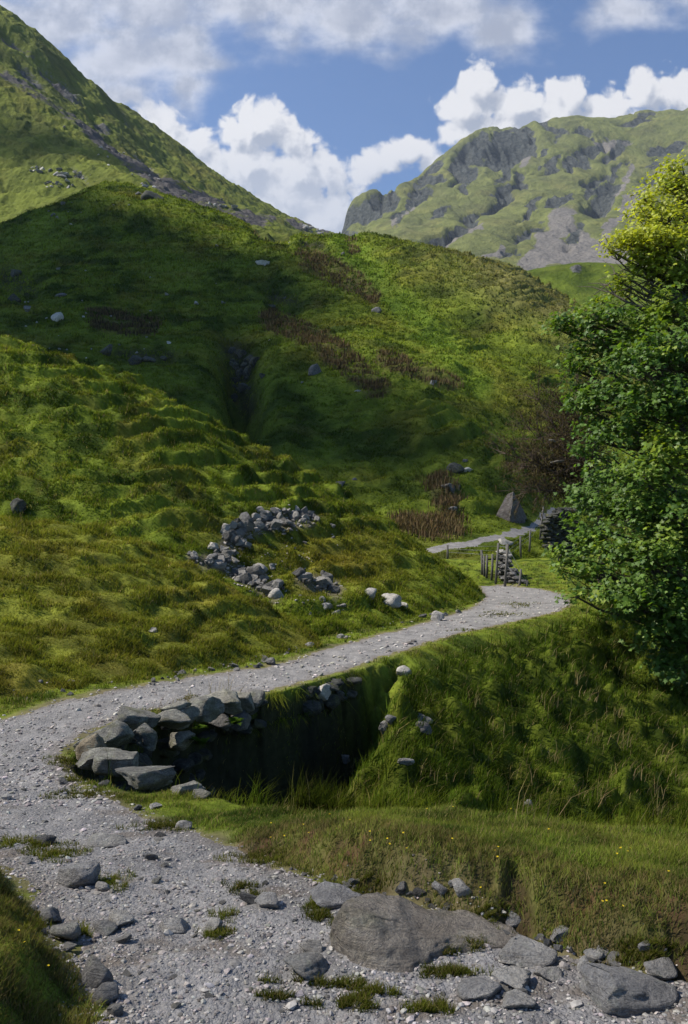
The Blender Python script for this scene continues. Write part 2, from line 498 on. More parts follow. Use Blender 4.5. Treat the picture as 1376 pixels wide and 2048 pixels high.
def px_seg(px, py, a, b):
    dx, dy = b[0] - a[0], b[1] - a[1]
    t = np.clip(((px - a[0]) * dx + (py - a[1]) * dy) / (dx * dx + dy * dy + 1e-9), 0, 1)
    return np.hypot(px - a[0] - t * dx, py - a[1] - t * dy)


def hM3(X, Y):
    z = tpsM3(X, Y)
    px = X / Y * F + CX; py = CY - (z - CAMZ) / Y * F
    db = sdf(X, Y, BPATH)
    f = sstep(0, 2.5, -db)
    for a, b, r, dep in GULLIES:
        g = np.exp(-(px_seg(px, py, a, b) / r) ** 2)
        z = z - dep * g * (1 + .5 * fbm(X / 2.5, Y / 2.5, 88, 3))
    wv = fbm(X / 14, Y / 14, 81, 3)
    fz = (z + wv * 2.0) / 1.05; fz = fz - np.floor(fz); terr = sstep(0, .3, fz) - fz
    am = sstep(-.2, .4, fbm(X / 9, Y / 9, 83, 3)) * (.4 + .9 * sstep(650, 950, px))
    z = z + f * (.95 * am * terr + .22 * fbm(X / 2.2, Y / 1.6, 84, 4) + .14 * ridged(X / 1.3 + wv, Y / .9, 87, 3) + .6 * fbm(X / 12, Y / 12, 85, 3) + tussock(X, Y, 2.0, 86, .14, .6))
    return z - .15


L2_PX = [(-250, -120, 400), (16, 22, 420), (70, 64, 430), (130, 108, 440), (165, 152, 450), (200, 184, 460), (260, 214, 485), (330, 272, 510), (400, 322, 540), (470, 372, 580), (540, 416, 620), (600, 449, 660), (650, 466, 700), (700, 480, 750),
         (16, 420, 230), (120, 385, 235), (250, 365, 240), (330, 385, 250), (430, 420, 290), (500, 450, 340), (560, 462, 420), (620, 466, 560),
         (16, 520, 190), (300, 480, 200), (640, 530, 330), (-250, 420, 230), (-250, 520, 190), (-250, 150, 310), (16, 200, 320), (200, 275, 345), (360, 360, 405), (60, 330, 265), (16, 340, 262)]
tpsL2 = fit_layer(L2_PX, list(range(14)), lambda px, py, Y: ((px - CX) / F * (Y + 130), Y + 130, P(px, py, Y)[2] - 55), 1e-3, up=1.5)


def hL2(X, Y, base=False):
    z = tpsL2(X, Y)
    if base: return z
    px = X / Y * F + CX; py = CY - (z - CAMZ) / Y * F
    for cx, cy, l, w, dep in L2_CRAG:
        u = ((px - cx) * .75 + (py - cy) * .66) / l; v = (-(px - cx) * .66 + (py - cy) * .75) / w
        z = z - dep * np.exp(-u * u - v * v) * (1 + fbm(X / 12, Y / 12, 95, 3))
    z = z + 3.4 * fbm(X / 28, Y / 28, 91, 5, .58) + 2.0 * ridged(X / 16, Y / 16, 92, 5) + .9 * ridged(X / 5, Y / 5, 93, 3)
    return z


L2_CRAG = [(120, 165, 75, 12, 9), (200, 250, 35, 8, 5), (35, 90, 40, 8, 6), (290, 330, 60, 5, 2.5), (430, 440, 60, 6, 2.5), (60, 150, 50, 10, 4), (245, 245, 25, 6, 4), (160, 355, 40, 7, 1.5), (85, 340, 30, 5, 1.5)]


M4_PTS = [P(*a) for a in [(960, 575, 225), (1040, 549, 230), (1100, 535, 232), (1170, 528, 233), (1230, 531, 233), (1300, 545, 232), (1400, 565, 230), (1600, 620, 225), (960, 640, 185), (1040, 645, 180), (1170, 640, 178), (1300, 650, 178), (1600, 700, 170), (1100, 590, 204), (1200, 585, 204), (1000, 600, 205), (860, 620, 215), (860, 680, 180), (1300, 760, 135), (1650, 800, 130), (1100, 700, 135)]]
M4_PTS += [(x * 1.15, y * 1.15, z - 12) for x, y, z in M4_PTS[:8]]
tpsM4 = TPS(M4_PTS, 1e-3)


def hM4(X, Y):
    z = tpsM4(X, Y)
    return z + .5 * fbm(X / 9, Y / 9, 101, 4)


MT_PX = [(560, 520, 1180), (640, 474, 1250), (662, 463, 1280), (690, 412, 1300), (740, 378, 1350), (800, 361, 1400), (850, 332, 1450), (900, 298, 1500), (940, 268, 1520), (985, 244, 1550), (1060, 244, 1580), (1100, 233, 1600), (1170, 230, 1620), (1210, 233, 1650), (1270, 219, 1650), (1320, 222, 1680), (1376, 208, 1700), (1650, 150, 1750),
         (560, 600, 1000), (660, 520, 1000), (800, 500, 950), (900, 530, 900), (1000, 545, 850), (1200, 550, 800), (1400, 560, 750), (1650, 560, 750), (700, 640, 650), (1000, 640, 650), (1400, 640, 620), (1650, 640, 620),
         (900, 400, 1220), (1000, 420, 1150), (1200, 400, 1150), (1300, 300, 1450), (1100, 320, 1390), (1000, 310, 1440), (760, 430, 1210), (1400, 420, 1090), (1650, 400, 1150)]
tpsMT = fit_layer(MT_PX, list(range(18)), lambda px, py, Y: ((px - CX) / F * (Y + 260), Y + 260, P(px, py, Y)[2] - 120), 1e-3, up=3)
# crags: centre px,py, half length, half width, angle (deg, along the crag, image sense), depth
CRAGS = [(1010, 290, 52, 34, -60, 26), (1045, 275, 30, 25, -80, 22), (955, 300, 50, 18, -55, 18), (750, 400, 50, 26, -35, 22), (695, 432, 40, 20, -55, 22), (790, 385, 32, 12, -70, 16), (860, 345, 40, 16, -50, 14), (840, 395, 40, 14, -35, 12),
         (925, 330, 40, 14, -60, 14), (990, 400, 55, 15, -38, 16), (1030, 370, 36, 10, -45, 12), (960, 425, 36, 14, -30, 12), (1210, 390, 52, 22, -45, 20), (1190, 360, 34, 12, -50, 14), (1060, 460, 40, 13, -20, 12), (895, 470, 42, 13, -15, 14), (1148, 470, 22, 14, -60, 10),
         (1110, 255, 34, 12, 25, 12), (1165, 265, 30, 11, 20, 10), (1280, 235, 44, 12, -8, 14), (1130, 262, 14, 8, 30, 8), (1185, 300, 40, 10, -25, 10), (1100, 335, 36, 9, -30, 8), (1240, 300, 34, 9, -20, 7), (1335, 300, 40, 12, -15, 9), (1010, 350, 30, 9, -40, 8), (880, 430, 36, 9, -25, 8),
         (1150, 330, 24, 8, -35, 7), (1060, 420, 30, 8, -35, 7), (800, 430, 22, 8, -30, 7), (1300, 350, 30, 12, -30, 8), (1120, 400, 34, 7, -35, 6), (930, 380, 26, 7, -40, 7), (1010, 500, 30, 6, -15, 5), (1080, 300, 20, 7, -40, 6), (1230, 340, 26, 6, -30, 6)]


def mt_masks(px, py):
    r = np.zeros(np.shape(px)); dep = np.zeros(np.shape(px))
    for cx, cy, l, w, a, d in CRAGS:
        ca, sa = math.cos(math.radians(a)), math.sin(math.radians(a))
        u = ((px - cx) * ca + (py - cy) * sa) / l; v = (-(px - cx) * sa + (py - cy) * ca) / w
        g = np.exp(-(u * u + v * v) ** 1.4)
        r = np.maximum(r, g); dep = np.maximum(dep, g * d)
    return r, dep


def hMT(X, Y):
    z = tpsMT(X, Y)
    px = X / Y * F + CX; py = CY - (z - CAMZ) / Y * F
    wx = 26 * fbm(X / 90, Y / 90, 111, 4); wy = 22 * fbm(X / 80, Y / 80, 112, 4)
    r, dep = mt_masks(px + wx, py + wy)
    # buttresses and gullies running down the fall line (mostly along y)
    but = ridged((X + .5 * Y) / 42 + .4 * fbm(X / 60, Y / 60, 113, 3), (Y - .5 * X) / 170, 114, 4)
    z = z + r * (but - .5) * 30 - dep * 1.1 + dep * .35 * fbm(X / 25, Y / 25, 115, 4)
    stp = np.sin(z / 13 + 2.2 * fbm(X / 70, Y / 70, 116, 3))
    z = z + r * stp * 2.5
    z = z + 9 * fbm(X / 110, Y / 110, 117, 5, .52) + 5 * (ridged((X + .5 * Y) / 75, (Y - .5 * X) / 200, 118, 3) - .5)
    return z, r, px, py


class Grid:
    """height (and other fields) of one layer on its polar grid, looked up bilinearly"""
    def __init__(me, dims, X, Y, **f):
        me.d = dims; me.f = {k: np.asarray(v, np.float32) for k, v in f.items()}
        P3 = np.stack([X, Y, f['z']], -1)
        n = np.cross(np.gradient(P3, axis=1), np.gradient(P3, axis=0)); n /= np.linalg.norm(n, axis=-1, keepdims=True) + 1e-12
        n *= np.where(n[..., 2:] < 0, -1, 1); me.f['n'] = n.astype(np.float32)

    def get(me, x, y, *names):
        px0, px1, nc, y0, y1, nr = me.d
        x = np.asarray(x, float); y = np.asarray(y, float)
        yy = np.clip(y, y0 * 1.0001, y1 * .9999)
        cx = (x / yy * F + CX - px0) / (px1 - px0) * (nc - 1); ry = np.log(yy / y0) / math.log(y1 / y0) * (nr - 1)
        out = (cx < 0) | (cx > nc - 1) | (y < y0) | (y > y1)
        cx = np.clip(cx, 0, nc - 1.001); ry = np.clip(ry, 0, nr - 1.001)
        c = cx.astype(int); r = ry.astype(int); u = cx - c; v = ry - r
        res = []
        for k in names:
            a = me.f[k]; e = (lambda q: q[..., None]) if a.ndim == 3 else (lambda q: q)
            t = (a[r, c] * e(1 - u) + a[r, c + 1] * e(u)) * e(1 - v) + (a[r + 1, c] * e(1 - u) + a[r + 1, c + 1] * e(u)) * e(v)
            if k == 'z': t = np.where(out, -50, t)
            res.append(t)
        return res[0] if len(res) == 1 else res


GR = {}


def ground_h(X, Y):
    """height of the near ground (the topmost of the near layers)"""
    z = np.full(np.shape(X), -50.)
    for k in ('A', 'M1', 'M2', 'M3'):
        if k in GR: z = np.maximum(z, GR[k].get(X, Y, 'z'))
    return z


# ------------------------------------------------------------------ colours of the turf (kinds of vegetation)
G_DEEP, G_MID, G_LIME = (.042, .064, .009), (.122, .158, .018), (.160, .200, .024)
G_OLIVE, G_BROWN, G_STRAW = (.185, .165, .026), (.110, .080, .026), (.28, .23, .10)


def turf_col(X, Y, layer):
    X = np.asarray(X); Y = np.asarray(Y)
    s = {'A': .7, 'M1': 1.2, 'M2': 1.6, 'M3': 6, 'L2': 22, 'M4': 14, 'MT': 60}[layer]
    n1 = fbm(X / s, Y / s, 201, 4); n2 = fbm(X / (s * 3.2), Y / (s * 3.2), 202, 3); n3 = fbm(X / (s * .35), Y / (s * .35), 203, 3)
    c = lerp(G_DEEP, G_MID, sstep(-.5, .3, n1 + .4 * n3))
    c = lerp(c, G_LIME, .75 * sstep(.1, .6, n2 + .3 * n1))
    ol = {'A': .22, 'M1': .6, 'M2': .4, 'M3': .35, 'L2': .55, 'M4': .25, 'MT': .55}[layer]
    c = lerp(c, G_OLIVE, ol * sstep(.05, .5, fbm(X / (s * 1.5), Y / (s * 1.1), 204, 4) + .25 * n3))
    c = lerp(c, G_BROWN, ol * .7 * sstep(.25, .6, fbm(X / s, Y / (s * .7), 205, 4)))
    return c
# ------------------------------------------------------------------ ground meshes
M_GROUND = mat_turf('ground_turf', 9); M_GRAVEL = mat_gravel()
M_MOUND = mat_turf('mound_turf', 5, .7, .05); M_HILLSIDE = mat_far('hillside', 1.1, (.10, .095, .09), (.24, .23, .22), .25)
M_FELL = mat_far('fell_slope', .16, (.05, .05, .048), (.16, .155, .15), 2.0)
M_MOUNTAIN = mat_far('mountain', .045, (.022, .027, .027), (.10, .106, .10), 8.0)
ONES = lambda X, c: np.broadcast_to(np.array(c), X.shape + (3,))

HEAP_CH = [((618, 1040), (520, 1050)), ((520, 1050), (455, 1090)), ((455, 1090), (440, 1128)), ((385, 1118), (455, 1132)), ((455, 1132), (550, 1190)), ((605, 1160), (672, 1182))]
def HEAPD(px, py):
    d = np.full(np.shape(px), 1e9)
    for a, b in HEAP_CH: d = np.minimum(d, px_seg(px, py, a, b))
    return d


# near ground + path share one grid
X, Y = polar(-330, 1750, 1040, 1.5, 46, 1150)
Z, dp, rs, rdf, rdn, rw = hA(X, Y, True)
GR['A'] = Grid((-330, 1750, 1040, 1.5, 46, 1150), X, Y, z=Z, dp=dp, s=rs, df=rdf, w=rw)
dpn = dp + .10 * fbm(X / .5, Y / .5, 301, 4) + .05 * fbm(X / .15, Y / .15, 302, 3)
col = turf_col(X, Y, 'A')
col = lerp(col, (.17, .135, .085), .7 * sstep(-.22, .02, dpn + .12 * fbm(X / .3, Y / .3, 306, 3)) * (rs < 0.15))                         # worn earth and grit at the path edge
red = sstep(.05, .12, -dp) * (1 - sstep(.28, .5, -dp)) * (Y < 4.6) * (X > -.6)
hole = sstep(.25, .6, fbm(X / .26, Y / .5, 33, 3)) * sstep(.0, .1, -dp) * (1 - sstep(.22, .42, -dp)) * (Y < 4.8) * (X > -.6)
col = lerp(col, (.12, .085, .045), .55 * sstep(.0, .06, -dp) * (1 - sstep(.2, .34, -dp)) * (Y < 4.8) * (X > -.6))
col = lerp(col, (.06, .038, .024), .8 * hole)
red = red * sstep(-.15, .3, fbm(X / .45, Y / .3, 307, 4))
col = lerp(col, (.105, .058, .032), .85 * red)
col = lerp(col, (.022, .021, .016), .92 * (rs > 0) * sstep(.15, .6, rw) * sstep(.0, .05, rdf))                     # gully side: peat and stone, deep shadow put into the colour
col = col * np.where((rs > .2) & (rdf > .3), 1 - .42 * sstep(.3, 1.2, rdf), 1)[..., None]  # bank ground darkened: lush growth plus shade put into the colour
pm = dpn > 0
pk = pm[:-1, :-1] & pm[1:, 1:]
dirt = np.clip(.75 * sstep(.25, .6, fbm(X / .5, Y / .35, 305, 4)) * (1 - sstep(4, 7, Y)) + .5 * (1 - sstep(0, .2, dpn)), 0, .8)
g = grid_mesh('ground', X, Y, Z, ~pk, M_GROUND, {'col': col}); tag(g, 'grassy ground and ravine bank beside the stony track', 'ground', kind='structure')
g = grid_mesh('path', X, Y, Z, pk, M_GRAVEL, {'dirt': dirt}); tag(g, 'pale stony track curving through the grass', 'path', kind='structure')

X, Y = polar(-330, 760, 560, 7.5, 22, 420)
Zm = hM1(X, Y); GR['M1'] = Grid((-330, 760, 560, 7.5, 22, 420), X, Y, z=Zm); Za = tpsA(X, Y)
ex = (GR['A'].get(X, Y, 's') > -.35) | (GR['A'].get(X, Y, 'dp') > .6)
k = (Zm > Za - .5) & ~ex; GR['M1'].f['z'][ex] = -50; k = k[:-1, :-1] & k[1:, 1:]
g = grid_mesh('mound', X, Y, Zm, k, M_MOUND, {'col': lerp(turf_col(X, Y, 'M1'), (.185, .165, .028), .4)}); tag(g, 'low olive green grass mound beside the track', 'mound', kind='structure')

X, Y = polar(-330, 1120, 720, 14, 38, 520)
Zm = hM2(X, Y); GR['M2'] = Grid((-330, 1120, 720, 14, 38, 520), X, Y, z=Zm); Za = tpsA(X, Y)
ex = (GR['A'].get(X, Y, 's') > -.35) | (GR['A'].get(X, Y, 'dp') > .6)
k = (Zm > Za - .8) & ~ex; GR['M2'].f['z'][ex] = -50; k = k[:-1, :-1] | k[1:, 1:]
px = X / Y * F + CX; py = CY - (Zm - CAMZ) / Y * F
col = turf_col(X, Y, 'M2')
ol = np.exp(-(((px - 680) / 150) ** 2 + ((py - 1120) / 60) ** 2))
col = lerp(col, (.185, .160, .026), .75 * ol)
hd = HEAPD(px, py); col = lerp(col, (.12, .10, .075), .8 * (1 - sstep(10, 24, hd + 8 * fbm(X / .4, Y / .4, 335, 3))))
col = lerp(col, G_LIME, .5 * sstep(700, 850, px))
g = grid_mesh('mound', X, Y, Zm, k, M_MOUND, {'col': col}); tag(g, 'steep tussocky grass mound with a stone spill', 'mound', kind='structure')

X, Y = polar(-330, 1750, 860, 38, 215, 720)
Z3 = hM3(X, Y); GR['M3'] = Grid((-330, 1750, 860, 38, 215, 720), X, Y, z=Z3); px = X / Y * F + CX; py = CY - (Z3 - CAMZ) / Y * F
col = turf_col(X, Y, 'M3')
BROWN_PX = [((620, 520), (700, 560), 26), ((700, 560), (745, 592), 16), ((520, 468), (560, 476), 10), ((540, 640), (640, 680), 22), ((640, 680), (750, 775), 26), ((770, 720), (900, 765), 18), ((700, 480), (705, 505), 9), ((200, 640), (300, 655), 22), ((880, 970), (905, 1050), 26), ((800, 1050), (905, 1060), 22)]
brown = np.zeros(X.shape)
nz = 14 * fbm(X / 5, Y / 5, 311, 4)
for a, b, r in BROWN_PX: brown = np.maximum(brown, 1 - sstep(r * .7, r * 1.25, px_seg(px + nz, py + nz * .6, a, b)))
lime = 1 - sstep(14, 40, px_seg(px + nz, py, (690, 490), (960, 770)))
col = lerp(col, (.11, .18, .018), .5 * lime)
col = lerp(col, (.19, .17, .065), .7 * sstep(.05, .8, (px - 700) / 400) * (1 - sstep(0, 150, py - np.interp(px, [640, 780, 900, 1050, 1150, 1300], [470, 463, 490, 552, 606, 690]))))
col = lerp(col, (.115, .09, .04), .55 * brown)
rock = np.zeros(X.shape)
for a, b, r, d in GULLIES[:1] + GULLIES[2:7]: col = lerp(col, (.03, .026, .02), .8 * np.exp(-(px_seg(px, py + 4, a, b) / (r * .8)) ** 2)); rock = np.maximum(rock, .34 * np.exp(-(px_seg(px, py + 4, a, b) / (r * .9)) ** 2))
rock = np.maximum(rock, .3 * np.exp(-(((px - 40) / 90) ** 2 + ((py - 600) / 60) ** 2)))
pb = sdf(X, Y, BPATH) + .25 * fbm(X, Y, 312, 3) > 0
pbk = pb[:-1, :-1] & pb[1:, 1:]
Za = GR['A'].get(X, Y, 'z'); k = (Y > 45) | (Z3 > Za - 1.0); k = k[:-1, :-1] | k[1:, 1:]
at = {'col': col, 'rock': rock, 'scree': np.zeros(X.shape), 'screecol': ONES(X, (.1, .1, .1))}
g = grid_mesh('hillside', X, Y, Z3, k & ~pbk, M_HILLSIDE, at); tag(g, 'green hillside with brown rush patches rising behind the track', 'hillside', kind='structure')
g = grid_mesh('path', X, Y, Z3, k & pbk, M_GRAVEL, {'dirt': np.full(X.shape, .1)}); tag(g, 'thin far stretch of track below the pyramid boulder', 'path', kind='structure')

X, Y = polar(-330, 760, 620, 170, 900, 760)
Zb = hL2(X, Y, True); Zm = hL2(X, Y); px = X / Y * F + CX; py = CY - (Zb - CAMZ) / Y * F
rock = np.zeros(X.shape)
wz = 10 * fbm(X / 14, Y / 14, 321, 4)
for cx, cy, l, w, d in L2_CRAG:
    u = ((px - cx) * .75 + (py - cy) * .66 + wz) / l; v = (-(px - cx) * .66 + (py - cy) * .75 + wz * .5) / (w * 1.2)
    rock = np.maximum(rock, (.75 if d > 3 else .6) * np.exp(-u * u - v * v))
def streak(pts, r0, r1):
    s = np.zeros(X.shape)
    for (a, b) in zip(pts[:-1], pts[1:]): s = np.maximum(s, 1 - sstep(r0, r1, px_seg(px + wz * .7, py + wz * .5, a, b)))
    return s
scree = np.maximum(streak([(10, 150), (80, 205), (190, 275), (270, 345), (340, 390)], 0, 30), .85 * streak([(270, 335), (360, 395), (450, 430), (540, 452)], 4, 24))
scree = np.maximum(scree, .7 * streak([(10, 75), (60, 110), (120, 170)], 3, 14)); scree = np.maximum(scree, .6 * streak([(330, 340), (430, 410), (540, 450)], 2, 12))
scree = np.maximum(scree, .8 * streak([(575, 448), (620, 458), (650, 466)], 3, 9))
col = lerp(turf_col(X, Y, 'L2'), (.16, .17, .045), .4)
col = lerp(col, (.14, .17, .03), .6 * np.exp(-(((px - 90) / 130) ** 2 + ((py - 365) / 50) ** 2)))  # sunlit bench painted as a brighter patch of turf colour
g = grid_mesh('fell', X, Y, Zm, np.ones((X.shape[0] - 1, X.shape[1] - 1), bool), M_FELL, {'col': col, 'rock': rock, 'scree': scree * (.78 + .6 * fbm(X / 22, Y / 22, 322, 4)), 'screecol': ONES(X, (.115, .105, .098))})
tag(g, 'steep scree streaked fell slope falling to the pass', 'fell', kind='structure')

X, Y = polar(820, 1750, 300, 115, 275, 220)
Zm = hM4(X, Y); px = X / Y * F + CX; py = CY - (Zm - CAMZ) / Y * F
rk = np.exp(-(((px - 1152) / 16) ** 2 + ((py - 545) / 12) ** 2))
Zm = Zm + rk * (1.5 + 1.5 * fbm(X / 3, Y / 3, 331, 3))
g = grid_mesh('knoll', X, Y, Zm, np.ones((X.shape[0] - 1, X.shape[1] - 1), bool), M_FELL, {'col': lerp(turf_col(X, Y, 'M4'), (.09, .13, .02), .5), 'rock': rk * .8, 'scree': rk * 0, 'screecol': ONES(X, (.2, .2, .2))})
tag(g, 'smooth green knoll in front of the far mountain', 'knoll', kind='structure')

X, Y = polar(520, 1750, 720, 620, 2050, 620)
Zm, r, px, py = hMT(X, Y)
wz = 14 * fbm(X / 60, Y / 60, 341, 4)
scree = np.zeros(X.shape)
for a, b, r0, r1 in [((1130, 435), (1060, 535), 6, 40), ((1130, 440), (1200, 500), 2, 22), ((1090, 500), (1230, 515), 16, 42), ((1320, 340), (1260, 410), 4, 20), ((1060, 310), (1045, 330), 3, 10), ((960, 450), (880, 490), 3, 16), ((830, 410), (790, 445), 2, 12), ((1200, 290), (1250, 285), 4, 18), ((1270, 330), (1210, 420), 2, 12), ((1000, 500), (960, 530), 3, 12), ((1250, 420), (1180, 500), 2, 12)]:
    scree = np.maximum(scree, 1 - sstep(r0, r1, px_seg(px + wz, py + wz * .4, a, b)))
gz = np.gradient(Zm, axis=0) / np.gradient(Y, axis=0)
rock = np.clip(r * 1.35 - .12 + .35 * (ridged(X / 26, Y / 60, 345, 3) - .5) * sstep(.02, .2, r) + .35 * sstep(1.1, 1.9, np.abs(gz)) * sstep(.08, .3, r), 0, 1)
col = lerp(turf_col(X, Y, 'MT'), (.150, .158, .066), .68)
g = grid_mesh('mountain', X, Y, Zm, np.ones((X.shape[0] - 1, X.shape[1] - 1), bool), M_MOUNTAIN, {'col': col, 'rock': rock, 'scree': scree * (1 - .8 * r), 'screecol': ONES(X, (.225, .205, .18))})
tag(g, 'craggy mountain ridge under the white clouds', 'mountain', kind='structure')

n = 48; a = np.linspace(0, 2 * np.pi, n, endpoint=False)
V = np.r_[np.c_[9000 * np.cos(a), 9000 * np.sin(a), np.full(n, -14)], [[0, 0, -14]]]
fl = np.concatenate([[i, (i + 1) % n, n] for i in range(n)])
g = mesh_np('valley_floor', V, fl, np.full(n, 3), mat_plain('valley_turf', (.05, .08, .015), (.09, .12, .03), .05)); tag(g, 'broad green valley floor beneath the hills', 'valley', kind='structure')
# ------------------------------------------------------------------ finding ground points under pixels
def hit(pts, fn=None, y0=2.0, y1=190, n=900):
    """world points where the sight lines through the given pixels meet the ground"""
    pts = np.asarray(pts, float)
    Yr = np.geomspace(y0, y1, n)
    X_ = (pts[:, 0:1] - CX) / F * Yr; Z_ = CAMZ - (pts[:, 1:2] - CY) / F * Yr
    G = (fn or ground_h)(X_, np.broadcast_to(Yr, X_.shape).copy())
    below = G >= Z_
    i = np.where(below.any(1), below.argmax(1), n - 1)
    r = np.arange(len(pts))
    return np.stack([X_[r, i], Yr[i], G[r, i]], -1)


_vc, _vr = 330, 760
_vt = np.linspace((-120 - CX) / F, (1500 - CX) / F, _vc); _vy = np.geomspace(1.8, 200, _vr)
_VG = ground_h(_vt[None] * _vy[:, None], np.repeat(_vy[:, None], _vc, 1))
_VM = np.maximum.accumulate((_VG - CAMZ) / _vy[:, None], 0)


def visible(x, y, z, tol=.0):
    c = np.clip(np.round((x / y - _vt[0]) / (_vt[1] - _vt[0])).astype(int), 0, _vc - 1)
    r = np.clip(np.searchsorted(_vy, y) - 1, 0, _vr - 1)
    return (z - CAMZ) / y >= _VM[np.clip(r - 1, 0, None), c] - tol


def blades(name, base, h, w, col, mat, bend=.45, lean=None, parent=None, nrm=None):
    n = len(base)
    if nrm is None: nrm = np.tile((0, 0, 1.), (n, 1))
    a = RNG.uniform(0, 2 * np.pi, n); side = np.stack([np.cos(a), np.sin(a), np.zeros(n)], -1)
    b = RNG.uniform(0, 2 * np.pi, n); k = h * bend * RNG.uniform(.3, 1.3, n)
    off = np.stack([np.cos(b) * k, np.sin(b) * k, np.zeros(n)], -1)
    if lean is not None: off = off + lean * h[:, None]
    up = np.zeros((n, 3)); up[:, 2] = h
    up[:, 2] *= np.clip(1 - .35 * (np.linalg.norm(off, axis=1) / np.maximum(h, 1e-6)) ** 2, .3, 1)
    s = side * (w / 2)[:, None]
    mid = base + up * .58 + off * .30
    V = np.stack([base - s, base + s, mid + s * .8, mid - s * .8, base + up + off], 1).reshape(-1, 3)
    i = np.arange(n)[:, None] * 5
    fl = np.concatenate([i + np.array([0, 1, 2, 3]), i + np.array([3, 2, 4])], 1).ravel()
    tot = np.tile([4, 3], n)
    cc = np.repeat(col[:, None], 5, 1).copy()
    cc[:, 4] = np.minimum(cc[:, 4] * np.array([1.35, 1.2, 1.0]), .5); cc = cc.reshape(-1, 3)
    return mesh_np(name, V, fl, tot, mat, False, {'col': cc, 'nrm': np.repeat(nrm, 5, 0)}, parent)


M_BLADE = mat_blade('grass_blade', .38)
M_DRY = mat_blade('dry_blade', .3)


def jitter_col(c, lo=.7, hi=1.35):
    n = len(c)
    c = c * RNG.uniform(lo, hi, (n, 1)) * RNG.uniform(.92, 1.08, (n, 3))
    return c


def sample_layer(n, px0, px1, y0, y1):
    px = RNG.uniform(px0, px1, n); y = np.exp(RNG.uniform(np.log(y0), np.log(y1), n))
    return (px - CX) / F * y, y, px


# turf blades on the near ground
def grass_near():
    B, H, W, Cc, L, NN = [], [], [], [], [], []
    for n, y0, y1 in ((560000, 1.9, 6.6), (330000, 6.6, 36)):
        x, y, px = sample_layer(n, -200, 1680, y0, y1)
        z, dp, s, df, w, nr = GR['A'].get(x, y, 'z', 'dp', 's', 'df', 'w', 'n')
        dpe = dp + .10 * fbm(x / .5, y / .5, 301, 4) + .05 * fbm(x / .15, y / .15, 302, 3)
        bare = (s <= 0) * sstep(-.20, .02, dpe) * (.8 + .2 * sstep(-.2, .3, fbm(x / .22, y / .22, 401, 2)))
        red = sstep(.02, .08, -dp) * (1 - sstep(.22, .40, -dp)) * (y < 4.6) * (x > -.6) * sstep(-.15, .3, fbm(x / .45, y / .3, 307, 4))
        bare = np.maximum(bare, .75 * red * sstep(-.35, .15, fbm(x / .2, y / .2, 402, 3)))
        hole = sstep(.25, .6, fbm(x / .26, y / .5, 33, 3)) * sstep(.0, .1, -dp) * (1 - sstep(.22, .42, -dp)) * (y < 4.8) * (x > -.6)
        bare = np.maximum(bare * np.where((y < 4.8) & (x > -.6) & (dp < -.05), .35, 1), .7 * hole)
        gully = (s > 0) * w * sstep(.05, .4, df) * .985
        keep = (RNG.random(n) > np.maximum(bare, gully)) & (dpe < 0)
        if y0 > 5: keep &= (y > 13) | (dp < -.1)
        zo = np.where(y < 36, z, z)
        g = z
        m = keep & visible(x, y, g + .12, .012)
        x, y, z, s, df, w, dpe, nr = (q[m] for q in (x, y, z, s, df, w, dpe, nr))
        # hide those covered by mound or hillside
        m = ground_h(x, y) <= z + .06
        x, y, z, s, df, w, dpe, nr = (q[m] for q in (x, y, z, s, df, w, dpe, nr))
        n = len(x)
        tuft = sstep(-.3, .5, fbm(x / .35, y / .35, 403, 3))
        bank = (s > 0) & (df > .5)
        h = (.03 + .07 * tuft) * RNG.uniform(.5, 1.35, n)
        h = np.where(bank, (.10 + .19 * tuft) * RNG.uniform(.5, 1.3, n), h)
        h = np.where((s <= 0) & (y < 7), h * .58, h)
        h = np.where((y < 3.6) & (x < -.7), h * 1.15, h)
        h = h * sstep(-.02, .35, -dpe + .12)
        bk = (y < 4.8) & (x > -.6) & (dpe < -.04) & (s <= 0); h = np.where(bk, np.maximum(h, RNG.uniform(.02, .055, n)), h)
        h = np.where((y > 9) & ~bank, h * .9, h)
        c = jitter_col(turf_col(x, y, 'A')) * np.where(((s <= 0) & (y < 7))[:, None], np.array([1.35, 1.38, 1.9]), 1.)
        c = np.where((bank & (y > 6))[:, None], c * np.array([.50, .60, .55]), c)  # bank blades darker for lush growth, with shade worked into their colour
        st = RNG.random(n) < np.where(bank, .06, .16)
        c[st] = np.array(G_STRAW) * RNG.uniform(.5, 1.1, (st.sum(), 1))
        near_red = (np.abs(dpe + .2) < .2) & (y < 4.6) & (s <= 0)
        c[near_red] = lerp(c[near_red], (.17, .125, .06), RNG.uniform(.0, .9, near_red.sum()))
        B.append(np.stack([x, y, z - .01], -1)); H.append(h); W.append(np.maximum(.0035, .00080 * y) * RNG.uniform(.7, 1.4, n)); Cc.append(c)
        le = np.zeros((n, 3)); le[:, 0] = .12; le[bank, 0] = .30; le[bank, 1] = -.22
        L.append(le); NN.append(nr)
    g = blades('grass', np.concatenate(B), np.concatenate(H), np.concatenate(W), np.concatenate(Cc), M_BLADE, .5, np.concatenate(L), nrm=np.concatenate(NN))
    tag(g, 'short turf grass along the track edges and ravine bank', 'grass', kind='stuff')


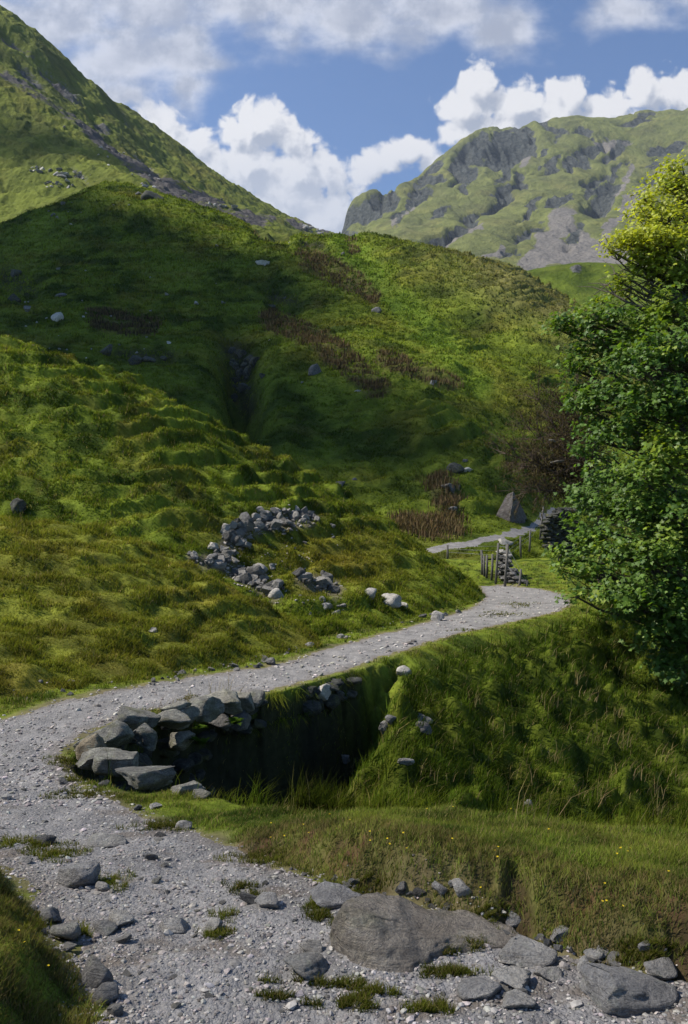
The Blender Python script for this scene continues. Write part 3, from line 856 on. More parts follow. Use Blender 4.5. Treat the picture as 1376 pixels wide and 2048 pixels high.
def grass_mound(fn, layer, n, px1, y0, y1, hmul, label):
    x, y, px = sample_layer(n, -60, px1, y0, y1)
    z, nr = GR[layer].get(x, y, 'z', 'n')
    m = (z >= ground_h(x, y) - .03) & visible(x, y, z + .12, .012) & (sdf(x, y, PATH) < -.1)
    if layer == 'M2': m &= RNG.random(n) > .92 * (1 - sstep(12, 24, HEAPD(px, CY - (z - CAMZ) / y * F)))
    x, y, z, px, nr = x[m], y[m], z[m], px[m], nr[m]; n = len(x)
    tuft = sstep(-.35, .5, fbm(x / .6, y / .45, 411, 3))
    h = hmul * (.025 + .07 * tuft) * RNG.uniform(.5, 1.35, n)
    c = turf_col(x, y, layer)
    if layer == 'M1': c = lerp(c, (.185, .165, .028), np.full(n, .4))
    else:
        py = CY - (z - CAMZ) / y * F
        ol = np.exp(-(((px - 680) / 150) ** 2 + ((py - 1120) / 60) ** 2)); c = lerp(c, (.185, .160, .026), .75 * ol); c = lerp(c, G_LIME, .5 * sstep(700, 850, px))
    c = jitter_col(c)
    st = RNG.random(n) < .07; c[st] = np.array(G_STRAW) * RNG.uniform(.5, 1.0, (st.sum(), 1))
    le = np.zeros((n, 3)); le[:, 0] = .15; le[:, 1] = -.2
    g = blades('grass', np.stack([x, y, z - .02], -1), h, np.maximum(.006, .00095 * y) * RNG.uniform(.7, 1.4, n), c, M_BLADE, .55, le, nrm=nr)
    tag(g, label, 'grass', kind='stuff')


def grass_hillside():
    x, y, px = sample_layer(330000, -60, 1440, 38.5, 165)
    z, nr = GR['M3'].get(x, y, 'z', 'n')
    m = (z >= ground_h(x, y) - .05) & visible(x, y, z + .3, .008) & (sdf(x, y, BPATH) < -.2)
    x, y, z, px, nr = x[m], y[m], z[m], px[m], nr[m]; n = len(x)
    py = CY - (z - CAMZ) / y * F
    nz = 14 * fbm(x / 5, y / 5, 311, 4)
    brown = np.zeros(n)
    for a, b, r in BROWN_PX: brown = np.maximum(brown, 1 - sstep(r * .7, r * 1.2, px_seg(px + nz, py + nz * .6, a, b)))
    c = turf_col(x, y, 'M3')
    lime = 1 - sstep(14, 40, px_seg(px + nz, py, (690, 490), (960, 770)))
    c = lerp(c, (.11, .18, .018), .5 * lime)
    c = lerp(c, (.19, .17, .065), .7 * sstep(.05, .8, (px - 700) / 400) * (1 - sstep(0, 150, py - np.interp(px, [640, 780, 900, 1050, 1150, 1300], [470, 463, 490, 552, 606, 690]))))
    c = jitter_col(c, .6, 1.45)
    tuft = sstep(-.3, .5, fbm(x / 1.4, y / 1.1, 421, 3))
    h = (.09 + .20 * tuft) * RNG.uniform(.5, 1.3, n) * np.clip(y / 70, .7, 1.6)
    isb = RNG.random(n) < brown * sstep(-.45, .3, fbm(x / 2, y / 2, 422, 3)) * .55
    wd = .0015 * y * RNG.uniform(.7, 1.4, n)
    le = np.zeros((n, 3)); le[:, 0] = .15; le[:, 1] = -.2
    b = np.stack([x, y, z - .03], -1)
    g = blades('grass', b[~isb], h[~isb], wd[~isb], c[~isb], M_BLADE, .5, le[~isb], nrm=nr[~isb]); tag(g, 'rough pasture grass covering the hillside', 'grass', kind='stuff')
    bb = np.repeat(b[isb], 3, 0); k = len(bb)
    bb[:, :2] += RNG.normal(0, .25, (k, 2))
    cb = jitter_col(np.tile((.115, .085, .045), (k, 1)), .4, 1.5)
    g = blades('dry_rushes', bb, RNG.uniform(.2, .6, k), np.repeat(wd[isb], 3) * .8, cb, M_DRY, .3, np.repeat(le[isb], 3, 0) * .5)
    tag(g, 'reddish brown rush and bracken patches on the hillside', 'rushes', kind='stuff')


grass_near()
grass_mound(hM1, 'M1', 170000, 700, 8, 18.5, 1.5, 'short mossy grass on the low mound')
grass_mound(hM2, 'M2', 330000, 1080, 15, 32.5, 1.7, 'tussocky grass on the steep mound')
grass_hillside()

# grass islets among the gravel
ISL = [(70, 1690, 60, 10), (110, 1712, 55, 12), (230, 1765, 34, 16), (480, 1778, 30, 10), (505, 1795, 20, 8), (450, 1835, 25, 9), (430, 1872, 30, 10), (640, 1835, 26, 18), (628, 1815, 20, 14), (590, 1962, 50, 10), (690, 1975, 45, 8),
       (760, 1990, 35, 8), (880, 1905, 30, 12), (940, 1895, 40, 10), (900, 1950, 60, 8), (690, 2012, 60, 12), (860, 2020, 40, 10), (200, 1890, 12, 6), (70, 1855, 22, 12), (150, 1870, 30, 14), (130, 1525, 30, 16), (150, 1560, 40, 8), (20, 1690, 20, 12), (550, 2000, 30, 6),
       (860, 1880, 30, 10), (330, 1425, 40, 6), (390, 1400, 30, 5), (1290, 1915, 60, 14), (1000, 1230, 40, 5), (1040, 1210, 30, 5), (930, 1262, 30, 3), (170, 1590, 70, 10), (320, 1655, 60, 10), (520, 1720, 60, 12), (720, 1780, 60, 10), (960, 1840, 60, 14)]
pp, isl = [], []
for cx, cy, rx, ry in ISL:
    n = int(34 * rx * ry / 10)
    n = min(n, 2600)
    a = RNG.uniform(0, 2 * np.pi, n); r = RNG.random(n) ** .7 * 1.15 * (1 + .35 * np.sin(3 * a + cx))
    pp.append(np.stack([cx + rx * r * np.cos(a), cy + ry * r * np.sin(a)], -1))
pp = np.concatenate(pp)
hp = hit(pp, lambda a, b: GR['A'].get(a, b, 'z'), 1.9, 35, 420); n = len(hp)
keep = RNG.random(n) < sstep(-.5, .2, fbm(hp[:, 0] / .12, hp[:, 1] / .12, 431, 3)); hp = hp[keep]; n = len(hp)
c = jitter_col(lerp(turf_col(hp[:, 0], hp[:, 1], 'A'), (.10, .09, .02), np.full(n, .35)))
st = RNG.random(n) < .2; c[st] = np.array(G_STRAW) * RNG.uniform(.4, .9, (st.sum(), 1))
hp[:, 2] -= .008
g = blades('grass', hp, RNG.uniform(.012, .04, n) * (1 + .03 * hp[:, 1]), np.maximum(.003, .0008 * hp[:, 1]), c, M_BLADE, .6)
tag(g, 'thin tufts of grass growing among the gravel', 'grass', kind='stuff')

# tan seed stalks and arching dry grass on the ravine bank
CL = [(945, 1420, 1.), (1090, 1415, 1.), (1150, 1385, 1.), (1180, 1400, .8), (1190, 1490, 1.), (1240, 1500, 1.1), (1200, 1610, 1.2), (1160, 1600, 1.), (1300, 1600, 1.2), (1270, 1560, 1.1), (640, 1575, 1.0), (690, 1565, .9), (1040, 1570, .8), (1330, 1530, 1.), (1000, 1480, .7), (860, 1560, .7), (1100, 1530, .8), (1320, 1640, 1.1), (1230, 1440, .8), (720, 1590, .8), (1060, 1640, .8), (1350, 1570, 1.), (1120, 1470, .7)]
hc = hit([(a, b) for a, b, _ in CL])
bb = []; hh = []
for (p, (_, _, s)) in zip(hc, CL):
    n = 20
    q = np.repeat(p[None], n, 0); q[:, :2] += RNG.normal(0, .11, (n, 2)); bb.append(q); hh.append(s * RNG.uniform(.14, .42, n))
bb = np.concatenate(bb); hh = np.concatenate(hh); n = len(bb)
# stalks above the stone wall by the track
for cx, cy, k, s in [(345, 1425, 60, .28), (400, 1408, 50, .24), (450, 1392, 40, .40), (372, 1412, 40, .3)]:
    q = np.repeat(np.array(P(cx, cy, 8.9 + (cx - 345) * .012))[None], k, 0); q[:, 0] += RNG.normal(0, .16, k); q[:, 1] += RNG.normal(0, .12, k)
    q[:, 2] = GR['A'].get(q[:, 0], q[:, 1], 'z'); q = q[q[:, 2] > -1.1]
    bb = np.r_[bb, q]; hh = np.r_[hh, s * RNG.uniform(.5, 1.2, len(q))]
n = len(bb)
le = np.zeros((n, 3)); le[:, 0] = .35; le[:, 1] = -.1
g = blades('dry_grass', bb, hh, np.maximum(.004, .00065 * bb[:, 1]), jitter_col(np.tile((.24, .19, .09), (n, 1)), .5, 1.2), M_DRY, .5, le)
tag(g, 'tan dry grass stalks arching over the bank', 'dry grass', kind='stuff')

# hanging grass over the rim of the gully
rim = np.array([(a[0] + (b[0] - a[0]) * t, a[1] + (b[1] - a[1]) * t) for a, b in zip(FAR_RIM[2:8], FAR_RIM[3:9]) for t in np.linspace(0, 1, 420)])
rim += RNG.normal(0, .05, rim.shape); rim[:, 1] -= RNG.uniform(-.08, .14, len(rim)); keep = RNG.random(len(rim)) < sstep(-.3, .4, fbm(rim[:, 0] / .3, rim[:, 1] / .3, 441, 2)) * np.where(rim[:, 0] < -1.7, .25, 1); rim = rim[keep]
n = len(rim); zz = np.maximum(GR['A'].get(rim[:, 0], rim[:, 1], 'z'), tpsA(rim[:, 0], rim[:, 1]) - .35)
le = np.zeros((n, 3)); le[:, 0] = .25; le[:, 1] = -.75; le[:, 2] = -.75
g = blades('grass', np.c_[rim, zz - .02], RNG.uniform(.10, .34, n), np.full(n, .011), jitter_col(turf_col(rim[:, 0], rim[:, 1], 'A') * .8), M_BLADE, .4, le)
tag(g, 'long hanging grass over the rim of the dark gully', 'grass', kind='stuff')

# buttercups
ym, nt, b = new_mat('buttercup_petal'); b.inputs['Base Color'].default_value = (.72, .50, .02, 1)
gm, nt, b = new_mat('flower_stem'); b.inputs['Base Color'].default_value = (.05, .09, .015, 1)
def flower_proto():
    V, fl, tot = [], [], []
    for k in range(5):
        a = k * 2 * math.pi / 5; i = len(V)
        for r, da, zz in ((.0, 0, 0), (.008, -.5, .003), (.011, 0, .005), (.008, .5, .003)):
            V.append((r * math.cos(a + da), r * math.sin(a + da), .11 + zz))
        fl += [i, i + 1, i + 2, i + 3]; tot.append(4)
    return mesh_np('petals', V, fl, tot, ym, False)
pet = flower_proto()
st = mesh_np('stem', [(-.0015, 0, -.02), (.0015, 0, -.02), (.001, 0, .111), (-.001, 0, .111), (0, -.0015, -.02), (0, .0015, -.02), (0, .001, .111), (0, -.001, .111)], [0, 1, 2, 3, 4, 5, 6, 7], [4, 4], gm, False)
fpx = [(1245, 1722), (1252, 1728), (1236, 1730), (1262, 1724), (1240, 1718), (995, 1722), (990, 1730), (998, 1738), (780, 1705), (775, 1712), (816, 1735), (812, 1690), (740, 1690), (700, 1668), (745, 1710), (545, 1700), (600, 1672), (620, 1690), (660, 1655), (1100, 1680), (1208, 1800), (1200, 1836), (1214, 1832), (1235, 1848), (967, 1805), (900, 1700), (860, 1640), (905, 1636), (1340, 1770), (30, 1890), (90, 1962), (60, 1920), (540, 1668), (566, 1690), (1030, 1640)]
fh = hit(fpx)
root0 = None
for i, p in enumerate(fh):
    r = bpy.data.objects.new('buttercup', None); C.objects.link(r); r.location = p; r.rotation_euler = (RNG.uniform(-.4, .3), RNG.uniform(-.3, .3), RNG.uniform(0, 6)); s = .32 + .05 * p[1]; r.scale = (s, s, min(s, 1.2))
    tag(r, 'small yellow buttercup standing in the foreground turf', 'flower', 'buttercups in the turf')
    for src in (pet, st):
        c_ = src if i == 0 else src.copy()
        if i: C.objects.link(c_)
        c_.parent = r

# bright fern plants on the shaded stone face
def fern(px, py, Y, s, label):
    o = np.array(P(px, py, Y)); V, fl, tot, col = [], [], [], []
    for k in range(int(15)):
        a = RNG.uniform(0, 2 * np.pi); L = s * RNG.uniform(.6, 1.1); el = RNG.uniform(.5, 1.3)
        d = np.array([math.cos(a) * math.cos(el), math.sin(a) * math.cos(el) - .35, math.sin(el)])
        sd_ = np.cross(d, (0, 0, 1)); sd_ /= np.linalg.norm(sd_) + 1e-9
        for t in np.linspace(.15, 1, 12):
            c0 = d * L * t + np.array([0, 0, -.45 * L * t * t]); wl = L * .22 * math.sin(math.pi * min(1, .15 + .85 * t)) + .01
            for sg in (-1, 1):
                i = len(V); tip = c0 + sg * sd_ * wl + d * L * .06; hw = d * L * .028
                V += [c0 - hw, c0 + hw, tip]; fl += [i, i + 1, i + 2]; tot.append(3)
                cc = np.array((.075, .125, .016)) * RNG.uniform(.8, 1.3); col += [cc] * 3
    g = mesh_np('fern', V, fl, tot, M_BLADE, False, {'col': np.array(col), 'nrm': np.tile((0, -.3, .8), (len(V), 1))}); g.location = o
    tag(g, label, 'fern')
fern(470, 1450, 9.55, .24, 'bright green fern highest on the dark stone face')
fern(402, 1490, 8.95, .26, 'pale green fern low on the dark stone face')
fern(398, 1458, 9.15, .17, 'small green fern tucked below the middle wall stones')
fern(425, 1440, 9.5, .12, 'tiny bright fern below the wall coping')
# ------------------------------------------------------------------ stones
import bmesh
M_ROCK = mat_rock('grey_stone', (.24, .23, .215), (.38, .365, .34), .4)
M_PALE = mat_rock('pale_stone', (.38, .36, .33), (.52, .495, .455), .35)
M_DARK = mat_rock('dark_stone', (.11, .106, .10), (.22, .212, .20), .25)
M_WALL = mat_rock('lichen_stone', (.19, .18, .155), (.37, .355, .30), .75, 1.0, .35)
M_FACE = mat_rock('shaded_dark_stone', (.035, .036, .033), (.11, .11, .095), .12, 1.0, .5)  # very dark stone; shade of the wall faces put into the colour
M_BIG = mat_rock('slate_boulder', (.275, .24, .20), (.43, .385, .325), .35, .7, .25)
M_WARM = mat_rock('ochre_stone', (.22, .17, .10), (.40, .34, .24), .7, 1.2, .3)
M_SLATE = mat_rock('purple_slate', (.085, .074, .066), (.155, .14, .128), .2, .6)
MATS = {'r': M_ROCK, 'p': M_PALE, 'd': M_DARK, 'w': M_WALL, 'b': M_BIG, 'o': M_WARM, 'f': M_FACE}
_ico = {}


def ico(n):
    if n not in _ico:
        bm = bmesh.new(); bmesh.ops.create_icosphere(bm, subdivisions=n, radius=1)
        _ico[n] = (np.array([v.co[:] for v in bm.verts]), np.array([[v.index for v in f.verts] for f in bm.faces])); bm.free()
    return _ico[n]


def rock_verts(seed, sub=3, cuts=9, rough=.10, lo=.34, hi=.80, extra=()):
    """a unit stone: a ball split along random planes, then weathered"""
    r = np.random.default_rng(seed)
    v, f = ico(sub); v = v.copy()
    for k in range(cuts):
        n = r.normal(size=3); n /= np.linalg.norm(n); h = r.uniform(lo, hi)
        d = v @ n - h; v -= np.where(d > 0, d, 0)[:, None] * n * .97
    for n, h in extra:
        n = np.array(n, float); n /= np.linalg.norm(n); d = v @ n - h; v -= np.where(d > 0, d, 0)[:, None] * n * .98
    off = Vector(r.uniform(-50, 50, 3))
    if sub >= 3:
        u = v / np.linalg.norm(v, axis=1, keepdims=True)
        k = np.array([mnoise.fractal(Vector(q) * 2.3 + off, .75, 2.1, 5 if sub > 3 else 4) for q in v])
        v = v + u * (rough * k)[:, None]
    else:
        v = v * (1 + rough * r.normal(size=(len(v), 1)))
    m0, m1 = v.min(0), v.max(0)
    return (v - (m0 + m1) / 2) / ((m1 - m0) / 2), f


def stone(name, size, mat, seed, sub=3, flat=False, **kw):
    v, f = rock_verts(seed, sub, **kw)
    return mesh_np(name, v * np.array(size), f.ravel(), np.full(len(f), 3), mat, not flat)


def place(px, py, w, asp, kind, label, cat='stone', name='stone', group=None, sub=None, depth=.8, sink=.36, rot=None, seed=None, tilt=.15, fn=None, extra=(), cuts=9, rough=.10):
    """a stone whose foot shows at the given pixel and which shows w pixels wide"""
    p = hit([(px, py)], fn)[0] if not isinstance(px, np.ndarray) else px
    seed = seed if seed is not None else int(px * 7 + py * 13)
    s = w / F * p[1] / 2
    hz = s * asp
    pxw = w * .5
    sub = sub or (4 if pxw > 45 else 3 if pxw > 9 else 2)
    o = stone(name, (s, s * depth, hz / (1 - sink * .5)), MATS[kind], seed, sub, pxw < 14, cuts=cuts, rough=rough, extra=extra)
    r = random.Random(seed)
    o.rotation_euler = (r.uniform(-tilt, tilt), r.uniform(-tilt, tilt), rot if rot is not None else r.uniform(-.35, .35))
    o.location = (p[0], p[1] + s * depth * .6, p[2] + hz * (1 - sink))
    tag(o, label, cat, group)
    return o


# --- single stones of the track and its verges: foot px, py, width px, height/width, kind, label
ONE = [
    (152, 1779, 84, .55, 'p', 'large smooth pale stone embedded beside the left grass islet', 'stone'),
    (205, 1784, 34, .5, 'p', 'small flat pale stone just right of the large smooth one'),
    (238, 1857, 56, .5, 'p', 'pointed grey stone on the gravel left of the track middle'),
    (345, 1863, 66, .36, 'p', 'ridged grey stone sunk in the middle of the gravel'),
    (205, 1868, 52, .35, 'r', 'low rough stone below the pointed grey one'),
    (422, 1868, 44, .5, 'p', 'pale stone at the foot of the small grass tuft'),
    (497, 1812, 44, .5, 'd', 'dark angular stone beside the middle grass tuft'),
    (535, 1818, 56, .4, 'p', 'split grey slab right of the middle grass tuft'),
    (304, 1722, 28, .5, 'd', 'small dark stone alone on the upper gravel'),
    (312, 1770, 20, .5, 'd', 'dark chip lying right of the mossy islet'),
    (366, 1660, 34, .5, 'p', 'white stone at the turf edge below the wall'),
    (275, 1622, 18, .6, 'd', 'dark pebble at the grass edge under the wall corner'),
    (124, 1570, 24, .5, 'd', 'dark stone on the gravel left of the wall corner'),
    (206, 1573, 22, .5, 'd', 'small dark stone in the grass below the wall corner'),
    (310, 1620, 26, .4, 'p', 'flat pale stone on the turf below the wall'),
    (622, 1908, 52, .5, 'p', 'pale lump left of the great slab boulder'),
    (612, 1962, 96, .34, 'r', 'flat stone ringed with grass below the slab boulder'),
    (672, 1810, 104, .22, 'p', 'long flat slab lying behind the great boulder'),
    (735, 1824, 60, .25, 'r', 'thin slab tucked behind the boulder ridge'),
    (880, 1800, 34, .9, 'p', 'upright pale stone leaning on the turf bank'),
    (926, 1792, 42, .7, 'p', 'grey block standing against the earth bank'),
    (905, 1790, 18, .9, 'p', 'small stone wedged between the two bank stones'),
    (1028, 1852, 36, .7, 'p', 'squarish pale stone at the foot of the bank'),
    (1124, 1882, 46, .45, 'p', 'flat wedge of pale stone at the bank foot'),
    (1062, 1930, 118, .22, 'p', 'long low pale stone bedded in the right gravel'),
    (1168, 1942, 34, .55, 'p', 'white rounded stone on the right gravel'),
    (1128, 1932, 18, .6, 'd', 'small dark stone between the pale ones on the right gravel'),
    (1208, 1916, 44, .4, 'p', 'pale slab end poking from the right bank'),
    (1290, 1915, 26, .9, 'p', 'thin upright stone in the grass at the right bank'),
    (1330, 1962, 74, .45, 'p', 'pale stone by the right edge above the big corner rock'),
    (1030, 1982, 84, .28, 'p', 'flat bedded slab below the long low pale stone'),
    (1100, 1965, 60, .3, 'p', 'worn slab in the middle of the right gravel'),
    (960, 2000, 90, .25, 'p', 'half buried slab near the bottom of the gravel'),
    (1040, 2020, 70, .3, 'p', 'low stone step at the bottom of the gravel'),
    (1190, 1925, 40, .35, 'p', 'small pale slab beside the white rounded stone'),
    (185, 1975, 76, .8, 'r', 'tall rock propping up the left turf bank'),
    (205, 2010, 56, .6, 'r', 'angular rock at the foot of the left bank'),
    (128, 1885, 60, .6, 'r', 'grey rock half under the left turf'),
    (98, 1848, 44, .6, 'r', 'rounded grey rock at the top of the left bank'),
    (228, 2034, 36, .6, 'r', 'small rock at the lowest corner of the left bank'),
    (245, 1890, 30, .5, 'r', 'grey stone on the gravel beside the left bank'),
    (210, 1695, 80, .22, 'r', 'low flat rock above the left grass islet'),
    (85, 1690, 48, .4, 'd', 'dark flat rock behind the left grass islet'),
    (47, 1730, 28, .5, 'p', 'pale stone at the left edge of the gravel'),
    (808, 1352, 32, .62, 'p', 'whitish stone on the lip of the ravine bank'),
    (785, 1450, 34, .55, 'r', 'mossy stone high on the ravine bank'),
    (770, 1480, 26, .9, 'r', 'upright stone jutting from the ravine bank'),
    (846, 1458, 44, .5, 'r', 'stone capped with turf on the ravine bank'),
    (848, 1488, 34, .7, 'd', 'dark stone below the turf capped one'),
    (686, 1552, 32, .5, 'r', 'grey stone at the dark end of the gully'),
    (812, 1552, 36, .4, 'r', 'flat stone low on the ravine bank'),
    (1060, 1625, 22, .8, 'r', 'small stone deep in the grass of the lower bank'),
    (737, 1200, 38, .62, 'p', 'round topped boulder where the mossy mound meets the turf'),
    (779, 1214, 50, .52, 'p', 'broad pale boulder under the mossy mound'),
    (806, 1218, 24, .6, 'p', 'small boulder just right of the broad pale one'),
    (876, 1243, 30, .7, 'p', 'lone boulder on the verge before the bend'),
    (672, 1235, 20, .6, 'p', 'pale stone on the turf under the stone cluster'),
    (652, 1222, 26, .6, 'p', 'angular pale stone below the stone cluster'),
    (305, 1268, 18, .55, 'p', 'white stone on the face of the low mound'),
    (682, 1277, 18, .5, 'r', 'grey stone on the verge edge by the track'),
    (620, 1296, 20, .5, 'r', 'dull stone on the verge left of the track'),
    (540, 1330, 24, .6, 'd', 'dark stone at the track edge below the low mound'),
    (34, 1030, 34, .9, 'f', 'dark outcrop behind the crest of the low mound'),
]
PATH_LOW = lambda a, b: GR['A'].get(a, b, 'z')
for i, t in enumerate(ONE):
    px, py, w, asp, k, lab = t[:6]
    place(px, py, w, asp, k, lab, fn=PATH_LOW if py > 1640 or 1400 < py < 1640 else None, seed=900 + i, cuts=10, rough=.08)

# the big slab boulder: a tilted block with a long tail of slate
def big_boulder():
    fp = [(660, 1896), (705, 1930), (760, 1948), (815, 1952), (850, 1937), (890, 1912), (950, 1905), (1010, 1902), (1070, 1910)]
    cp = [(655, 1868), (684, 1818), (740, 1824), (800, 1838), (868, 1868), (905, 1868), (960, 1868), (1010, 1880), (1064, 1901)]
    foot_ = hit(fp, PATH_LOW) - np.array([0, 0, .02])
    dd = [.05, .11, .15, .16, .12, .09, .07, .055, .03]
    crest = np.array([P(px, py, f[1] + d) for (px, py), f, d in zip(cp, foot_, dd)])
    mid = (foot_ + crest) / 2 + np.array([0, -.015, .012])
    mid2 = crest * .85 + foot_ * .15 + np.array([0, -.012, .008])
    back = crest + np.array([[.02, .10, -.03], [.03, .22, -.05], [.03, .27, -.05], [.02, .28, -.04], [.02, .24, -.03], [.02, .20, -.02], [.02, .2, -.02], [.02, .16, -.01], [0, .1, -.01]])
    below = foot_ + np.array([0, .02, -.12]); bb = back + np.array([0, .05, -.3])
    fine0 = [below, foot_, mid, mid2, crest, back, bb]
    n = 70; V = []
    t9 = np.linspace(0, 8, n)
    fine = []
    for a in fine0:
        fine.append(np.stack([np.interp(t9, np.arange(9), a[:, k]) for k in range(3)], -1))
    fine = np.array(fine); m = 60; tr = np.linspace(0, 6, m)
    G = np.zeros((m, n, 3))
    for j in range(n):
        for k in range(3): G[:, j, k] = np.interp(tr, np.arange(7), fine[:, j, k])
    c = G.reshape(-1, 3).mean(0)
    nor = np.cross(np.gradient(G, axis=1), np.gradient(G, axis=0)); nor /= np.linalg.norm(nor, axis=-1, keepdims=True) + 1e-9
    if nor[m // 2, n // 3, 2] < 0 and nor[m // 3, n // 3, 1] > 0: nor = -nor
    nn = np.zeros((m, n))
    for i in range(m):
        for j in range(n):
            q = Vector(G[i, j]); nn[i, j] = mnoise.fractal(q * 7, .7, 2.1, 6) * .016 + mnoise.noise(q * 3.1) * .014 - .012 * max(0, mnoise.noise(Vector((q.x * 4 + q.z * 14, q.y * 3, q.z * 22))))
    G = G + nor * nn[..., None]
    idx = np.arange(m * n).reshape(m, n)
    q = np.stack([idx[:-1, :-1], idx[:-1, 1:], idx[1:, 1:], idx[1:, :-1]], -1).reshape(-1, 4)
    o = mesh_np('boulder', G.reshape(-1, 3), q.ravel(), np.full(len(q), 4), M_BIG, True)
    tag(o, 'great brown grey slab boulder with a slate tail lying in the track', 'boulder')
big_boulder()
place(1275, 2022, 200, .34, 'p', 'big pale ridged rock in the bottom right corner', 'boulder', 'boulder', fn=PATH_LOW, seed=83, rot=-.15, cuts=8, rough=.10, sink=.45, tilt=.05)

# boulders on the hillside
HB = [(912, 951, 40, .7, 'd', 'dark boulder above the rushes near the far track'), (936, 945, 22, .6, 'p', 'pale rubble stone right of the dark boulder'), (931, 930, 12, .7, 'r', 'small stone behind the dark boulder'),
      (898, 998, 30, .75, 'r', 'grey boulder among the brown rushes'), (917, 985, 14, 1., 'd', 'small dark stone above the boulder in the rushes'), (905, 1024, 22, .5, 'p', 'flat pale stone low in the brown rushes'),
      (629, 752, 30, .95, 'r', 'tall split boulder alone on the shaded hillside'), (753, 627, 22, .75, 'r', 'boulder below the brown patch by the bright gully'), (867, 770, 17, .8, 'p', 'white stone in the long brown rush strip'),
      (524, 533, 30, .5, 'r', 'flat pale boulder below the eroded scar'), (303, 399, 50, .56, 'd', 'big dark boulder crowning the rounded hill'), (277, 392, 16, .6, 'r', 'small boulder left of the big dark one'),
      (210, 712, 32, .95, 'd', 'dark boulder behind the crest of the tussocky mound'), (268, 730, 40, .7, 'd', 'broken dark outcrop behind the mound crest'), (300, 726, 34, .6, 'd', 'low dark rock right of the broken outcrop'), (325, 722, 22, .6, 'd', 'small dark rock at the end of the outcrop'),
      (112, 645, 32, .8, 'd', 'jagged pale tipped rock low on the shaded hillside'), (118, 596, 30, .4, 'r', 'flat rock left on the shaded hillside'), (52, 624, 20, .9, 'r', 'upright rock at the left of the shaded hillside'), (30, 556, 24, .9, 'd', 'rock at the left edge of the shaded hillside'),
      (30, 605, 30, .7, 'd', 'dark scar rock at the left edge'), (338, 688, 10, .8, 'p', 'tiny white stone above the mound crest'), (126, 410, 14, .7, 'r', 'upper of two grey rocks on the rounded hill'), (106, 434, 14, .7, 'r', 'lower of two grey rocks on the rounded hill'),
      (681, 973, 22, .6, 'r', 'grey stone just behind the mound skyline'), (709, 962, 12, .6, 'r', 'small stone right of the one behind the skyline'), (540, 615, 30, .35, 'd', 'dark scar stone in the eroded hollow'), (1013, 1092, 34, .55, 'p', 'pale flat rock above the ruined wall'),
      (1000, 1108, 20, .4, 'p', 'thin pale rock on top of the ruined wall end'), (1160, 548, 10, .8, 'r', 'rocky tooth on the smooth green knoll')]
for i, (px, py, w, asp, k, lab) in enumerate(HB[:-1]):
    place(px, py, w * .92, asp * .9, ('p' if 'white' in lab or 'pale' in lab else {'r': 'd', 'd': 'f', 'p': 'r'}[k]), lab, 'boulder' if w >= 20 else 'stone', 'boulder' if w >= 20 else 'stone', seed=1500 + i, sub=3, depth=.7)

pts = np.stack([RNG.normal(480, 20, 26), RNG.uniform(700, 815, 26)], -1)
for i, q in enumerate(pts): place(q[0], q[1], RNG.uniform(9, 26), RNG.uniform(.6, 1.), 'f', 'dark broken rock in the eroded hollow of the shaded hillside', 'rock', 'rock', 'rocks of the eroded hollow', seed=1700 + i, sub=2)

# pyramid boulder beside the far track
def pyramid():
    b = hit([(1022, 1046)])[0]; y = b[1] + .9
    pts = [P(993, 1030, y - .5), P(1000, 1024, y), P(1015, 985, y + .3), P(1026, 980, y + .25), P(1032, 992, y + .5), P(1052, 1034, y + .6), P(1046, 1046, y - .2), P(1020, 1043, y - 1.0), P(1024, 1016, y - .75), P(1040, 1050, y + 1.6), P(1000, 1040, y + 1.4)]
    pts = [((x - P(1022, 0, y)[0]) * 1.05 + P(1022, 0, y)[0], yy, z - .09 * (i in (2, 3, 4))) for i, (x, yy, z) in enumerate(pts)]
    pts += [(x, yy, z - 1.2) for x, yy, z in (pts[0], pts[5], pts[6], pts[7], pts[9], pts[10])]
    bm = bmesh.new(); [bm.verts.new(p) for p in pts]; bmesh.ops.convex_hull(bm, input=bm.verts)
    bmesh.ops.subdivide_edges(bm, edges=bm.edges[:], cuts=4, use_grid_fill=True); bmesh.ops.triangulate(bm, faces=bm.faces[:])
    for v in bm.verts: v.co += Vector((mnoise.fractal(v.co * 1.8, .8, 2, 4), mnoise.fractal(v.co * 1.8 + Vector((9, 0, 0)), .8, 2, 4), 0)) * .05
    me = bpy.data.meshes.new('boulder'); bm.to_mesh(me); bm.free(); me.materials.append(M_SLATE)
    tag(link('boulder', me), 'pyramid shaped boulder standing over the far track', 'boulder')
pyramid()

# --- heaps: copies of a few stones
def protos(kinds, n, sub, seed0):
    out = []
    for k in kinds:
        for i in range(n):
            v, f = rock_verts(seed0 + i, sub, 9, .08)
            me = mesh_np('stone', v, f.ravel(), np.full(len(f), 3), MATS[k], False)
            out.append(me.data); bpy.data.objects.remove(me)
    return out


def scatter(pts, sizes, metas, label, group, name='stone', asp=(.45, .8), sink=.3, fn=None, cat='stone', tilt=.4, lift=0):
    h = hit(pts, fn)
    for p, w in zip(h, sizes):
        o = bpy.data.objects.new(name, metas[RNG.integers(len(metas))]); C.objects.link(o)
        s = w / F * p[1] / 2; a = RNG.uniform(*asp)
        o.scale = (s, s * RNG.uniform(.6, 1.0), s * a); o.rotation_euler = (RNG.uniform(-tilt, tilt), RNG.uniform(-tilt, tilt), RNG.uniform(0, 6.28))
        o.location = (p[0], p[1], p[2] + s * a * (1 - sink * 1.5) + lift)
        tag(o, label, cat, group)


